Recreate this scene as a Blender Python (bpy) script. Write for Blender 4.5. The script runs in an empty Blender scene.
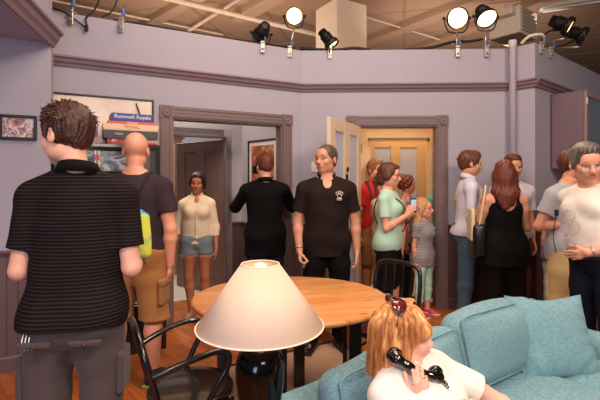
import bpy, math, random
import numpy as np
from mathutils import Vector, Matrix, Euler
random.seed(7)
S = bpy.context.scene
COL = S.collection
PI = math.pi
F32 = np.float32

# ------------------------------------------------------------------ camera, world, lights, exposure
FPX = 420.0
CAMH = 1.5
cd = bpy.data.cameras.new('camera'); cam = bpy.data.objects.new('camera', cd); COL.objects.link(cam)
cam.location = (0, 0, CAMH); cam.rotation_euler = (PI/2, 0, 0)
cd.sensor_width = 36; cd.lens = FPX/600*36; cd.shift_y = -21/600.0; cd.clip_start = 0.05; cd.clip_end = 100
S.camera = cam
S.view_settings.view_transform = 'Standard'; S.view_settings.look = 'None'
S.view_settings.gamma = 1; S.view_settings.exposure = -0.12
try: S.view_settings.use_curve_mapping = False
except Exception: pass
W = bpy.data.worlds.new('world'); S.world = W; W.use_nodes = True
W.node_tree.nodes['Background'].inputs[0].default_value = (0.82, 0.84, 1.0, 1)
W.node_tree.nodes['Background'].inputs[1].default_value = 0.17

def area(name, loc, target, size, power, color, sizey=None):
    l = bpy.data.lights.new(name, 'AREA'); l.energy = power; l.color = color; l.size = size
    if sizey: l.shape = 'RECTANGLE'; l.size_y = sizey
    o = bpy.data.objects.new(name, l); COL.objects.link(o); o.location = loc
    o.rotation_euler = (Vector(target)-Vector(loc)).to_track_quat('-Z', 'Y').to_euler()
    return o
area('studio_light_right', (2.4, -0.6, 4.3), (0.2, 4.0, 1.1), 0.9, 172, (1.0, 0.82, 0.68))
area('studio_light_left', (-1.6, -0.9, 4.3), (2.0, 4.2, 1.5), 1.2, 118, (1.0, 0.80, 0.68))
area('studio_light_top', (0.4, 2.6, 4.45), (0.3, 2.6, 0), 2.0, 120, (1.0, 0.76, 0.58))

area('cool_fill_light', (-0.9, -0.9, 1.0), (-2.5, 2.6, 2.7), 0.8, 30, (0.50, 0.66, 1.0))  # added cool fill aimed up at soffit and near-left wall, no window there
area('front_fill_light', (0.8, -0.9, 2.5), (0.0, 1.8, 0.8), 0.8, 40, (1.0, 0.85, 0.74))  # added front fill for the lamp shade and foreground, no fixture modelled
area('ceiling_fill_left', (-1.5, 7.4, 3.1), (-1.5, 9.0, 4.6), 3.0, 62, (1.0, 0.82, 0.68))  # uplight added behind the set walls to brighten the ceiling
area('ceiling_fill_right', (3.0, 8.0, 3.1), (3.2, 9.6, 4.6), 3.0, 62, (1.0, 0.82, 0.70))  # second added uplight, for the right part of the ceiling

# ------------------------------------------------------------------ helpers
def lin(c):
    c = c/255.0
    return c/12.92 if c <= 0.04045 else ((c+0.055)/1.055)**2.4
def rgb(r, g, b): return (lin(r), lin(g), lin(b), 1)

MATS = {}
def mat(name, col, rough=0.6, metal=0.0, noise=0.0, nscale=20, bump=0.0, bscale=80, coat=0.0, emit=0.0, sheen=0.0, trans=0.0, ecol=None, spec=None, sss=0.0, stretch=None):
    if name in MATS: return MATS[name]
    m = bpy.data.materials.new(name); m.use_nodes = True
    nt = m.node_tree; N = nt.nodes; L = nt.links; P = N['Principled BSDF']
    P.inputs['Base Color'].default_value = col
    P.inputs['Roughness'].default_value = rough; P.inputs['Metallic'].default_value = metal
    if coat: P.inputs['Coat Weight'].default_value = coat; P.inputs['Coat Roughness'].default_value = 0.08
    if sheen: P.inputs['Sheen Weight'].default_value = sheen
    if trans: P.inputs['Transmission Weight'].default_value = trans
    if spec is not None: P.inputs['Specular IOR Level'].default_value = spec
    if sss:
        P.inputs['Subsurface Weight'].default_value = sss
        P.inputs['Subsurface Radius'].default_value = (0.012, 0.004, 0.002)
    if emit:
        P.inputs['Emission Color'].default_value = ecol or col; P.inputs['Emission Strength'].default_value = emit
    if noise or bump:
        tc = N.new('ShaderNodeTexCoord'); mp = N.new('ShaderNodeMapping'); L.new(tc.outputs['Object'], mp.inputs[0])
        if stretch: mp.inputs['Scale'].default_value = stretch
    if noise:
        n = N.new('ShaderNodeTexNoise'); n.inputs['Scale'].default_value = nscale; n.inputs['Detail'].default_value = 4
        L.new(mp.outputs[0], n.inputs[0])
        mx = N.new('ShaderNodeMix'); mx.data_type = 'RGBA'
        mx.inputs[6].default_value = tuple(c*(1-noise) for c in col[:3])+(1,)
        mx.inputs[7].default_value = tuple(min(1, c*(1+noise)) for c in col[:3])+(1,)
        L.new(n.outputs[0], mx.inputs[0]); L.new(mx.outputs[2], P.inputs['Base Color'])
    if bump:
        n2 = N.new('ShaderNodeTexNoise'); n2.inputs['Scale'].default_value = bscale; n2.inputs['Detail'].default_value = 3
        L.new(mp.outputs[0], n2.inputs[0])
        b = N.new('ShaderNodeBump'); b.inputs['Strength'].default_value = bump; b.inputs['Distance'].default_value = 0.01
        L.new(n2.outputs[0], b.inputs['Height']); L.new(b.outputs[0], P.inputs['Normal'])
    MATS[name] = m
    return m

def link(name, me, m, parent=None):
    o = bpy.data.objects.new(name, me); COL.objects.link(o)
    if m is not None and len(me.materials) == 0: me.materials.append(m)
    if parent is not None: o.parent = parent
    return o
def tag(o, label=None, cat=None, group=None, kind=None):
    if label: o['label'] = label
    if cat: o['category'] = cat
    if group: o['group'] = group
    if kind: o['kind'] = kind
    return o
def thing(name, label, cat, loc=(0, 0, 0), rz=0, group=None):
    o = bpy.data.objects.new(name, None); COL.objects.link(o); o.empty_display_size = 0.1
    o.location = loc; o.rotation_euler = (0, 0, rz)
    return tag(o, label, cat, group)
def copy_tree(o, parent=None):
    c = o.copy(); COL.objects.link(c)
    if parent is not None: c.parent = parent
    for ch in list(o.children): copy_tree(ch, c)
    return c

class MB:
    """collects shapes, builds one mesh"""
    def __init__(s): s.v = []; s.f = []; s.sm = []
    def add(s, v, f, smooth=False):
        k = len(s.v); s.v += [tuple(p) for p in v]; s.f += [tuple(i+k for i in q) for q in f]; s.sm += [smooth]*len(f); return s
    def box(s, c, d, rz=0, bev=0.0, M=None):
        """centre, full size; optional bevel"""
        hx, hy, hz = d[0]/2, d[1]/2, d[2]/2
        b = min(bev, hx*.98, hy*.98, hz*.98)
        if b > 0:
            vs = []; 
            for sx in (-1, 1):
                for sy in (-1, 1):
                    for sz in (-1, 1):
                        vs += [(sx*hx, sy*(hy-b), sz*(hz-b)), (sx*(hx-b), sy*hy, sz*(hz-b)), (sx*(hx-b), sy*(hy-b), sz*hz)]
            def I(sx, sy, sz, k): return (((sx > 0)*2+(sy > 0))*2+(sz > 0))*3+k
            fs = []
            for sg in (-1, 1):
                fs.append([I(sg, -1, -1, 0), I(sg, 1, -1, 0), I(sg, 1, 1, 0), I(sg, -1, 1, 0)][::sg])
                fs.append([I(-1, sg, -1, 1), I(-1, sg, 1, 1), I(1, sg, 1, 1), I(1, sg, -1, 1)][::sg])
                fs.append([I(-1, -1, sg, 2), I(1, -1, sg, 2), I(1, 1, sg, 2), I(-1, 1, sg, 2)][::sg])
            for a in (-1, 1):
                for c2 in (-1, 1):
                    fs.append([I(a, c2, -1, 0), I(a, c2, 1, 0), I(a, c2, 1, 1), I(a, c2, -1, 1)][::-a*c2])
                    fs.append([I(a, -1, c2, 0), I(a, -1, c2, 2), I(a, 1, c2, 2), I(a, 1, c2, 0)][::-a*c2])
                    fs.append([I(-1, a, c2, 1), I(1, a, c2, 1), I(1, a, c2, 2), I(-1, a, c2, 2)][::-a*c2])
                    for c3 in (-1, 1):
                        fs.append([I(a, c2, c3, 0), I(a, c2, c3, 1), I(a, c2, c3, 2)][::-a*c2*c3])
        else:
            vs = [(sx*hx, sy*hy, sz*hz) for sx in (-1, 1) for sy in (-1, 1) for sz in (-1, 1)]
            fs = [(0, 1, 3, 2), (4, 6, 7, 5), (0, 4, 5, 1), (2, 3, 7, 6), (0, 2, 6, 4), (1, 5, 7, 3)]
        R = Matrix.Rotation(rz, 3, 'Z') if M is None else M
        C = Vector(c)
        return s.add([C+R@Vector(p) for p in vs], fs)
    def lathe(s, prof, seg=32, c=(0, 0, 0), M=None, smooth=True, ang=2*PI):
        """prof [(r,z)]"""
        vs = []; n = len(prof); C = Vector(c); R = M or Matrix.Identity(3)
        for i in range(seg):
            a = ang*i/seg
            for r, z in prof: vs.append(C+R@Vector((r*math.cos(a), r*math.sin(a), z)))
        fs = []
        for i in range(seg):
            j = (i+1) % seg
            for k in range(n-1): fs.append((i*n+k, j*n+k, j*n+k+1, i*n+k+1))
        if prof[0][0] > 1e-6: fs.append(tuple(i*n for i in range(seg))[::-1])
        if prof[-1][0] > 1e-6: fs.append(tuple(i*n+n-1 for i in range(seg)))
        return s.add(vs, fs, smooth)
    def tube(s, pts, r, seg=8, closed=False, smooth=True, cap=True):
        pts = [Vector(p) for p in pts]; n = len(pts)
        rr = r if hasattr(r, '__len__') else [r]*n
        T = []
        for i in range(n):
            a = pts[(i-1) % n] if (closed or i > 0) else pts[i]; b = pts[(i+1) % n] if (closed or i < n-1) else pts[i]
            t = (b-a); T.append(t.normalized() if t.length > 1e-9 else Vector((0, 0, 1)))
        up = Vector((0, 0, 1)) if abs(T[0].z) < .9 else Vector((1, 0, 0))
        nrm = T[0].cross(up).normalized(); vs = []
        for i in range(n):
            nrm = (nrm-T[i]*nrm.dot(T[i])).normalized(); bn = T[i].cross(nrm)
            for k in range(seg):
                a = 2*PI*k/seg; vs.append(pts[i]+rr[i]*(math.cos(a)*nrm+math.sin(a)*bn))
        fs = []
        for i in range(n if closed else n-1):
            j = (i+1) % n
            for k in range(seg):
                l = (k+1) % seg; fs.append((i*seg+k, j*seg+k, j*seg+l, i*seg+l)[::-1])
        if not closed and cap:
            fs.append(tuple(range(seg))); fs.append(tuple((n-1)*seg+k for k in range(seg))[::-1])
        return s.add(vs, fs, smooth)
    def prism(s, prof, p0, p1, up=(0, 0, 1)):
        """profile [(out,up)] swept from p0 to p1; 'out' is to the right of travel... (travel x up)"""
        p0 = Vector(p0); p1 = Vector(p1); t = (p1-p0).normalized(); u = Vector(up); o = t.cross(u)
        n = len(prof); vs = [p0+o*a+u*b for a, b in prof]+[p1+o*a+u*b for a, b in prof]
        fs = [(i, (i+1) % n, n+(i+1) % n, n+i) for i in range(n)]+[tuple(range(n))[::-1], tuple(range(n, 2*n))]
        return s.add(vs, fs)
    def build(s, name, m, parent=None):
        me = bpy.data.meshes.new(name); me.from_pydata(s.v, [], s.f); me.polygons.foreach_set('use_smooth', s.sm); me.update()
        return link(name, me, m, parent)

def spline(pts, n=8, closed=False):
    """Catmull-Rom through pts"""
    P = [Vector(p) for p in pts]; out = []; m = len(P)
    rng = range(m if closed else m-1)
    for i in rng:
        if closed: a, b, c, d = P[(i-1) % m], P[i], P[(i+1) % m], P[(i+2) % m]
        else: a, b, c, d = P[max(i-1, 0)], P[i], P[i+1], P[min(i+2, m-1)]
        for k in range(n):
            t = k/n
            out.append(.5*((2*b)+(-a+c)*t+(2*a-5*b+4*c-d)*t*t+(-a+3*b-3*c+d)*t**3))
    if not closed: out.append(P[-1])
    return out

def text_mesh(name, body, size, m, parent, loc, rot, extrude=0.001, align='CENTER', sx=1.0):
    cu = bpy.data.curves.new(name, 'FONT'); cu.body = body; cu.size = size; cu.extrude = extrude; cu.align_x = align; cu.align_y = 'CENTER'
    t = bpy.data.objects.new(name, cu); COL.objects.link(t)
    dg = bpy.context.evaluated_depsgraph_get(); me = bpy.data.meshes.new_from_object(t.evaluated_get(dg))
    bpy.data.objects.remove(t); o = link(name, me, m, parent); o.location = loc; o.rotation_euler = rot; o.scale = (sx, 1, 1)
    return o

# ------------------------------------------------------------------ signed-distance modelling
def V3(p): return np.array(p, dtype=float)
def unit(v):
    v = V3(v); return v/np.linalg.norm(v)

class SDF:
    """smooth union / cut of rounded shapes, turned into ONE continuous surface"""
    def __init__(s): s.ops = []
    def op(s, f, lo, hi, k=.02, mode='u'):
        s.ops.append((f, V3(lo), V3(hi), k, mode)); return s
    def ball(s, c, r, k=.02, mode='u', M=None):
        c = V3(c); r = V3(r) if hasattr(r, '__len__') else V3((r, r, r)); R = V3(M) if M is not None else None
        if R is None: ext = r
        else: ext = np.sqrt(((R*r[None, :])**2).sum(1))
        def f(x, y, z):
            x = x-c[0]; y = y-c[1]; z = z-c[2]
            if R is not None: x, y, z = (R[0, 0]*x+R[1, 0]*y+R[2, 0]*z, R[0, 1]*x+R[1, 1]*y+R[2, 1]*z, R[0, 2]*x+R[1, 2]*y+R[2, 2]*z)
            k0 = np.sqrt((x/r[0])**2+(y/r[1])**2+(z/r[2])**2); k1 = np.sqrt((x/r[0]**2)**2+(y/r[1]**2)**2+(z/r[2]**2)**2)+1e-6
            return k0*(k0-1)/k1
        return s.op(f, c-ext, c+ext, k, mode)
    def cone(s, a, b, ra, rb, k=.02, mode='u', flat_a=False, flat_b=False, ell=None):
        """tapered limb a->b; ell=(axis, scale) squashes it along an axis; flat ends cut square"""
        a = V3(a); b = V3(b); ab = b-a; L2 = (ab**2).sum(); L = math.sqrt(L2); d = ab/L
        ex = None
        if ell is not None: ex = unit(ell[0]); es = 1/ell[1]-1
        def f(x, y, z):
            px = x-a[0]; py = y-a[1]; pz = z-a[2]
            t0 = (px*ab[0]+py*ab[1]+pz*ab[2])/L2; t = np.clip(t0, 0, 1)
            qx = px-t*ab[0]; qy = py-t*ab[1]; qz = pz-t*ab[2]
            if ex is not None:
                w = (qx*ex[0]+qy*ex[1]+qz*ex[2])*es
                qx = qx+w*ex[0]; qy = qy+w*ex[1]; qz = qz+w*ex[2]
            D = np.sqrt(qx*qx+qy*qy+qz*qz)-(ra+(rb-ra)*t)
            if ex is not None and ell[1] < 1: D = D*ell[1]**.5
            if flat_b: D = np.maximum(D, (t0-1)*L)
            if flat_a: D = np.maximum(D, -t0*L)
            return D
        m = max(ra, rb)*(max(1, ell[1]) if ell else 1)
        return s.op(f, np.minimum(a, b)-m, np.maximum(a, b)+m, k, mode)
    def chain(s, pts, rs, k=.02, **kw):
        for i in range(len(pts)-1): s.cone(pts[i], pts[i+1], rs[i], rs[i+1], k, **kw)
        return s
    def rbox(s, c, h, r, k=.02, mode='u', M=None, puff=0.0):
        """rounded box, half sizes h, corner radius r; puff swells the faces"""
        c = V3(c); h = V3(h); R = V3(M) if M is not None else np.eye(3)
        ext = np.abs(R)@(h+puff)
        def f(x, y, z):
            x = x-c[0]; y = y-c[1]; z = z-c[2]
            x, y, z = (R[0, 0]*x+R[1, 0]*y+R[2, 0]*z, R[0, 1]*x+R[1, 1]*y+R[2, 1]*z, R[0, 2]*x+R[1, 2]*y+R[2, 2]*z)
            if puff:
                ux = np.clip(np.abs(x)/h[0], 0, 1); uy = np.clip(np.abs(y)/h[1], 0, 1); uz = np.clip(np.abs(z)/h[2], 0, 1)
                g = lambda a, b: puff*np.clip(1-a**2, 0, 1)*np.clip(1-b**2, 0, 1)
                hx, hy, hz = h[0]+g(uy, uz)*.6, h[1]+g(ux, uz), h[2]+g(ux, uy)*.6
            else: hx, hy, hz = h
            qx = np.abs(x)-hx+r; qy = np.abs(y)-hy+r; qz = np.abs(z)-hz+r
            return np.sqrt(np.maximum(qx, 0)**2+np.maximum(qy, 0)**2+np.maximum(qz, 0)**2)+np.minimum(np.maximum(qx, np.maximum(qy, qz)), 0)-r
        return s.op(f, c-ext, c+ext, k, mode)
    def trunk(s, O, R, secs, k=.02, ease=0.0, mode='u', z0=None, z1=None, pw=2.0):
        """elliptical sections (z, cy, rx, ry) in a frame with origin O and axes R (columns)"""
        O = V3(O); R = V3(R); A = np.array(secs, float)
        zz = np.linspace(A[0, 0], A[-1, 0], 60)
        def cr(col):   # smooth interpolation
            v = np.interp(zz, A[:, 0], A[:, col]); w = np.convolve(np.pad(v, 3, 'edge'), np.ones(7)/7, 'valid'); return w
        C, RX, RY = cr(1), cr(2)+ease, cr(3)+ease
        lo, hi = A[0, 0] if z0 is None else z0, A[-1, 0] if z1 is None else z1
        def f(x, y, z):
            x = x-O[0]; y = y-O[1]; z = z-O[2]
            X = R[0, 0]*x+R[1, 0]*y+R[2, 0]*z; Y = R[0, 1]*x+R[1, 1]*y+R[2, 1]*z; Z = R[0, 2]*x+R[1, 2]*y+R[2, 2]*z
            c = np.interp(Z, zz, C); rx = np.interp(Z, zz, RX); ry = np.interp(Z, zz, RY)
            Y = Y-c
            if pw == 2: k0 = np.sqrt((X/rx)**2+(Y/ry)**2)
            else: k0 = (np.abs(X/rx)**pw+np.abs(Y/ry)**pw)**(1/pw)
            k1 = np.sqrt((X/rx**2)**2+(Y/ry**2)**2)+1e-4
            D = np.maximum(k0*(k0-1)/k1, -.2)
            dz = np.maximum(lo-Z, Z-hi)
            return np.where(dz > 0, np.sqrt(np.maximum(D, 0)**2+dz**2), np.maximum(D, dz))
        m = max(RX.max(), RY.max()+np.abs(C).max())
        P = [O+R@V3((a*m, b*m, c)) for a in (-1, 1) for b in (-1, 1) for c in (lo, hi)]
        return s.op(f, np.min(P, 0), np.max(P, 0), k, mode)
    def cut(s, f, lo=None, hi=None, k=.004, mode='i'):
        """intersect with f<0 everywhere"""
        s.ops.append((f, None, None, k, mode)); return s
    def mesh(s, h):
        un = [o for o in s.ops if o[4] == 'u']
        lo = np.min([o[1] for o in un], 0)-3*h-.012; hi = np.max([o[2] for o in un], 0)+3*h+.012
        n = np.ceil((hi-lo)/h).astype(int)+1
        ax = [(lo[i]+h*np.arange(n[i])).astype(F32) for i in range(3)]
        D = np.full(n, .25, F32)
        for f, l, u, k, mode in s.ops:
            if l is None: i0 = [0, 0, 0]; i1 = list(n)
            else:
                m = k+2.5*h+.006
                i0 = [max(0, int((l[i]-m-lo[i])/h)) for i in range(3)]; i1 = [min(n[i], int((u[i]+m-lo[i])/h)+2) for i in range(3)]
                if any(i1[i] <= i0[i] for i in range(3)): continue
            X = ax[0][i0[0]:i1[0], None, None]; Y = ax[1][None, i0[1]:i1[1], None]; Z = ax[2][None, None, i0[2]:i1[2]]
            sl = (slice(i0[0], i1[0]), slice(i0[1], i1[1]), slice(i0[2], i1[2]))
            d = f(X, Y, Z); c = D[sl]
            if mode == 'u':
                q = np.maximum(k-np.abs(c-d), 0)/k; D[sl] = np.minimum(c, d)-q*q*k*.25
            elif mode == 'c':
                q = np.maximum(k-np.abs(c+d), 0)/k; D[sl] = np.maximum(c, -d)+q*q*k*.25
            elif mode == 'n': D[sl] = c+d
            else: D[sl] = np.maximum(c, d)
        return nets(D, lo, h)

def nets(D, org, h):
    ins = D < 0
    c = np.zeros(tuple(q-1 for q in D.shape), np.uint8)
    for i in (0, 1):
        for j in (0, 1):
            for k in (0, 1):
                c += ins[i:D.shape[0]-1+i, j:D.shape[1]-1+j, k:D.shape[2]-1+k]
    act = (c > 0) & (c < 8)
    I, J, K = np.nonzero(act); nv = len(I)
    idx = np.full(act.shape, -1, np.int32); idx[I, J, K] = np.arange(nv)
    P = np.zeros((nv, 3)); cnt = np.zeros(nv)
    val = {(a, b, e): D[I+a, J+b, K+e] for a in (0, 1) for b in (0, 1) for e in (0, 1)}
    for a in val:
        for axis in range(3):
            if a[axis] == 1: continue
            b = list(a); b[axis] = 1; va, vb = val[a], val[tuple(b)]
            m = (va < 0) != (vb < 0)
            t = va[m]/(va[m]-vb[m]); p = np.tile(V3(a), (m.sum(), 1)); p[:, axis] = t
            P[m] += p; cnt[m] += 1
    P = (P/cnt[:, None]+np.stack([I, J, K], 1))*h+org
    quads = []
    for axis in range(3):
        o1, o2 = [(1, 2), (2, 0), (0, 1)][axis]
        sl0 = [slice(None)]*3; sl1 = [slice(None)]*3; sl0[axis] = slice(0, -1); sl1[axis] = slice(1, None)
        A, B = ins[tuple(sl0)], ins[tuple(sl1)]
        E = np.stack(np.nonzero(A != B), 1)
        ok = (E[:, o1] > 0) & (E[:, o2] > 0) & (E[:, o1] < D.shape[o1]-1) & (E[:, o2] < D.shape[o2]-1); E = E[ok]
        fl = A[E[:, 0], E[:, 1], E[:, 2]]
        def cell(d1, d2):
            q = E.copy(); q[:, o1] += d1; q[:, o2] += d2; return idx[q[:, 0], q[:, 1], q[:, 2]]
        q = np.stack([cell(-1, -1), cell(0, -1), cell(0, 0), cell(-1, 0)], 1)
        q[~fl] = q[~fl][:, ::-1]
        quads.append(q)
    return P, np.concatenate(quads)

def sdf_obj(sd, h, name, m, parent=None, relax=1):
    P, Q = sd.mesh(h)
    for _ in range(relax):   # light smoothing
        acc = np.zeros_like(P); w = np.zeros(len(P))
        for a, b in ((0, 1), (1, 2), (2, 3), (3, 0)):
            np.add.at(acc, Q[:, a], P[Q[:, b]]); np.add.at(w, Q[:, a], 1)
            np.add.at(acc, Q[:, b], P[Q[:, a]]); np.add.at(w, Q[:, b], 1)
        P = P*.55+.45*acc/np.maximum(w, 1)[:, None]
    me = bpy.data.meshes.new(name)
    me.vertices.add(len(P)); me.vertices.foreach_set('co', P.astype(F32).ravel())
    me.loops.add(len(Q)*4); me.loops.foreach_set('vertex_index', Q.astype(np.int32).ravel())
    me.polygons.add(len(Q)); me.polygons.foreach_set('loop_start', np.arange(0, len(Q)*4, 4, dtype=np.int32))
    me.polygons.foreach_set('use_smooth', np.ones(len(Q), bool))
    me.update(calc_edges=True); me.validate()
    return link(name, me, m, parent)

def wob(amp, fx, fy, fz, ph=0.0, warp=.6):
    """soft fabric folds, added to the distance"""
    def f(x, y, z):
        a = np.sin(fx*x+1.7*np.sin(fy*.45*y+ph)+warp*np.sin(fz*.6*z+ph))
        b = np.sin(fz*z+1.3*np.sin(fx*.5*x+ph*2)+fy*.3*y)
        return amp*.5*a*np.sin(fy*y+ph+z*fz*.35)+amp*.5*b
    return f
# ------------------------------------------------------------------ structure
M_WALL = mat('lilac_paint', rgb(164, 160, 174), .75, noise=.035, nscale=3)
M_TRIM = mat('mauve_trim', rgb(116, 96, 98), .5, noise=.05, nscale=8)
M_CROWN = mat('crown_mauve', rgb(128, 106, 114), .5)
M_WAIN = mat('wainscot_mauve', rgb(102, 78, 80), .5, noise=.06, nscale=6)
M_WDK = mat('wainscot_shaded', rgb(86, 64, 64), .5, noise=.06, nscale=6)  # reddish-brown wainscot, colour darkened to carry the shade on the right-hand walls
M_CREAM = mat('cream_woodwork', rgb(226, 196, 152), .45)
M_BROWN = mat('brown_door_paint', rgb(126, 100, 92), .45, noise=.05, nscale=7)
M_HALL = mat('hall_grey', rgb(176, 172, 178), .8)
M_BLACK = mat('black_lacquer', rgb(18, 15, 15), .25, coat=.5)
M_BLKM = mat('black_metal', rgb(20, 18, 18), .5, metal=.2)
M_CLAMP = mat('clamp_metal', rgb(190, 185, 175), .35, metal=.8)
M_BRASS = mat('brass', rgb(200, 150, 60), .3, metal=1)

def struct(o): o['kind'] = 'structure'; return o
def slab(mb, P0, P1, z0, z1, o0, o1):
    P0 = Vector((P0[0], P0[1], 0)); P1 = Vector((P1[0], P1[1], 0)); t = (P1-P0); L = t.length; t.normalize(); n = Vector((t.y, -t.x, 0))
    c = (P0+P1)/2+n*(o0+o1)/2; c.z = (z0+z1)/2
    mb.box(c, (L, abs(o1-o0), z1-z0), math.atan2(t.y, t.x)); return mb
def along(P0, d, s): return (P0[0]+d[0]*s, P0[1]+d[1]*s)

# wood floor material (planks run with the left wall)
def wood_floor():
    m = bpy.data.materials.new('wood_floor'); m.use_nodes = True; nt = m.node_tree; N = nt.nodes; L = nt.links; P = N['Principled BSDF']
    tc = N.new('ShaderNodeTexCoord'); mp = N.new('ShaderNodeMapping'); mp.inputs['Rotation'].default_value = (0, 0, math.radians(46))
    L.new(tc.outputs['Object'], mp.inputs[0])
    br = N.new('ShaderNodeTexBrick'); br.inputs['Scale'].default_value = 1; br.inputs['Brick Width'].default_value = .55; br.inputs['Row Height'].default_value = .07
    br.inputs['Mortar Size'].default_value = .0012; br.inputs['Color1'].default_value = rgb(204, 116, 52); br.inputs['Color2'].default_value = rgb(164, 86, 36); br.inputs['Mortar'].default_value = rgb(80, 42, 22)
    br.offset = .37; L.new(mp.outputs[0], br.inputs[0])
    mp2 = N.new('ShaderNodeMapping'); mp2.inputs['Scale'].default_value = (2, 26, 1); L.new(mp.outputs[0], mp2.inputs[0])
    n = N.new('ShaderNodeTexNoise'); n.inputs['Scale'].default_value = 2.5; n.inputs['Detail'].default_value = 5; L.new(mp2.outputs[0], n.inputs[0])
    mx = N.new('ShaderNodeMix'); mx.data_type = 'RGBA'; mx.blend_type = 'MULTIPLY'; mx.inputs[0].default_value = .55
    cr = N.new('ShaderNodeValToRGB'); cr.color_ramp.elements[0].position = .3; cr.color_ramp.elements[0].color = (.5, .42, .36, 1); cr.color_ramp.elements[1].position = .7
    L.new(n.outputs[0], cr.inputs[0]); L.new(br.outputs[0], mx.inputs[6]); L.new(cr.outputs[0], mx.inputs[7]); L.new(mx.outputs[2], P.inputs['Base Color'])
    P.inputs['Roughness'].default_value = .38
    return m
struct(MB().box((0.6, 3.5, -.05), (9.2, 8.6, .1)).build('floor', wood_floor()))
struct(MB().box((0, 9, -.12), (30, 30, .04)).build('floor_warehouse', mat('concrete', rgb(110, 100, 92), .8, noise=.1, nscale=2)))
# pale hall floors
mb = MB(); slab(mb, (-2.6, 4.53), (-.75, 5.56), 0, .006, 0, -3.0)
struct(mb.build('floor_hall', mat('pale_tile', rgb(205, 198, 186), .4)))
mb = MB(); slab(mb, (.66, 5.08), (1.9, 5.08), 0, .006, 0, -.9); struct(mb.build('floor_entry', mat('entry_tile', rgb(206, 184, 152), .5)))

# left wall A with its wide cased opening
A0 = (-2.21, 3.74); dA = unit((2.23, 1.17)); LA = 2.518
Ap = lambda s: along(A0, dA, s)
sO0, sO1, zO = 1.045, 2.262, 2.115
mb = MB()
slab(mb, Ap(-.9), Ap(sO0), 0, 3.0, 0, -.13); slab(mb, Ap(sO1), Ap(LA+.02), 0, 3.0, 0, -.13); slab(mb, Ap(sO0), Ap(sO1), zO, 3.0, 0, -.13)
struct(mb.build('wall_left', M_WALL))
# back wall B with the entry door
B0 = (.02, 4.91); dB = unit((2.395, -.08)); LB = 2.396
Bp = lambda s: along(B0, dB, s)
bO0, bO1 = .645, 1.565
mb = MB(); slab(mb, Bp(0), Bp(bO0), 0, 3.0, 0, -.13); slab(mb, Bp(bO1), Bp(LB), 0, 3.0, 0, -.13); slab(mb, Bp(bO0), Bp(bO1), zO, 3.0, 0, -.13)
struct(mb.build('wall_back', M_WALL))
mb = MB(); slab(mb, (2.40, 4.84), (2.585, 4.62), 0, 3.0, 0, -.12); struct(mb.build('wall_pier', M_WALL))
C0 = (2.585, 4.62); dC = unit((1.745, 1.44)); Cp = lambda s: along(C0, dC, s)
mb = MB(); slab(mb, Cp(0), Cp(4.2), 0, 3.0, 0, -.12); struct(mb.build('wall_right', M_WALL))
# near left wall D and its return, with the boxed soffit above
D1 = (-2.016, 3.40); Dp = lambda s: along(D1, dA, -s)
mb = MB(); slab(mb, Dp(1.7), Dp(0), 0, 2.60, 0, -.36); struct(mb.build('wall_near_left', M_WALL))
def poly_prism(pts, z0, z1):
    n = len(pts); vs = [(x, y, z0) for x, y in pts]+[(x, y, z1) for x, y in pts]
    fs = [(i, (i+1) % n, n+(i+1) % n, n+i) for i in range(n)]+[tuple(range(n))[::-1], tuple(range(n, 2*n))]
    return MB().add(vs, fs)
struct(poly_prism([(-2.03, 3.44), (-1.545, 1.5), (-3.6, 1.0), (-3.6, 2.75), (-2.25, 3.55)], 2.60, 3.5).build('ceiling_soffit', M_WALL))
prof = [(0, 0), (.018, 0), (.03, .03), (.05, .055), (.062, .09), (.085, .105), (.085, .125), (0, .125)]
mb = MB(); mb.prism([(-a, b) for a, b in prof], (-2.03, 3.44, 2.575), (-1.545, 1.5, 2.575))
struct(mb.build('trim_soffit_crown', M_CROWN))

# crown rails round the set
CR = [(0, 0), (.015, 0), (.022, .022), (.04, .035), (.05, .06), (.066, .072), (.066, .088), (0, .088)]
def p3(p, z): return (p[0], p[1], z)
def crown(name, P0, P1, z=2.515, m=M_CROWN, pr=CR):
    mb = MB(); mb.prism(pr, p3(P0, z), p3(P1, z)); return struct(mb.build(name, m))
crown('trim_crown_left', Ap(-.2), Ap(LA-.0)); crown('trim_crown_back', Bp(.0), Bp(LB-.04)); crown('trim_crown_pier', (2.42, 4.80), (2.60, 4.59)); crown('trim_crown_right', Cp(-.03), Cp(4.2))

# wainscot: one plank panel with grooves, a cap rail and a base rail
def wainscot(name, P0, P1, zt=.93, pw=.075, m=M_WAIN):
    P0 = Vector((P0[0], P0[1])); P1 = Vector((P1[0], P1[1])); L = (P1-P0).length; d = (P1-P0)/L; n = max(1, round(L/pw)); w = L/n
    mb = MB(); nrm = Vector((d.y, -d.x))
    for i in range(n):
        c = P0+d*(w*(i+.5))+nrm*.007
        mb.box((c.x, c.y, zt/2), (w, .014, zt), math.atan2(d.y, d.x), bev=.005)
    mb.prism([(0, 0), (.022, 0), (.028, .015), (.04, .03), (.04, .045), (0, .045)], (P0.x, P0.y, zt), (P1.x, P1.y, zt))
    mb.prism([(0, 0), (.026, 0), (.026, .11), (.018, .125), (0, .125)], (P0.x, P0.y, 0), (P1.x, P1.y, 0))
    return struct(mb.build(name, m))
wainscot('trim_wainscot_near_left', Dp(1.7), Dp(0), .90)
wainscot('trim_wainscot_left', Ap(0), Ap(sO0-.12)); wainscot('trim_wainscot_corner', Ap(sO1+.125), Ap(LA)); wainscot('trim_wainscot_back', Bp(.01), Bp(bO0-.12), m=M_WAIN)
wainscot('trim_wainscot_back_right', Bp(bO1+.12), Bp(LB-.02), .93, .30, M_WDK); wainscot('trim_wainscot_pier', (2.42, 4.80), (2.60, 4.60), .93, .3, M_WDK); wainscot('trim_wainscot_right', Cp(0), Cp(4.2), .93, .3, M_WDK)

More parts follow.
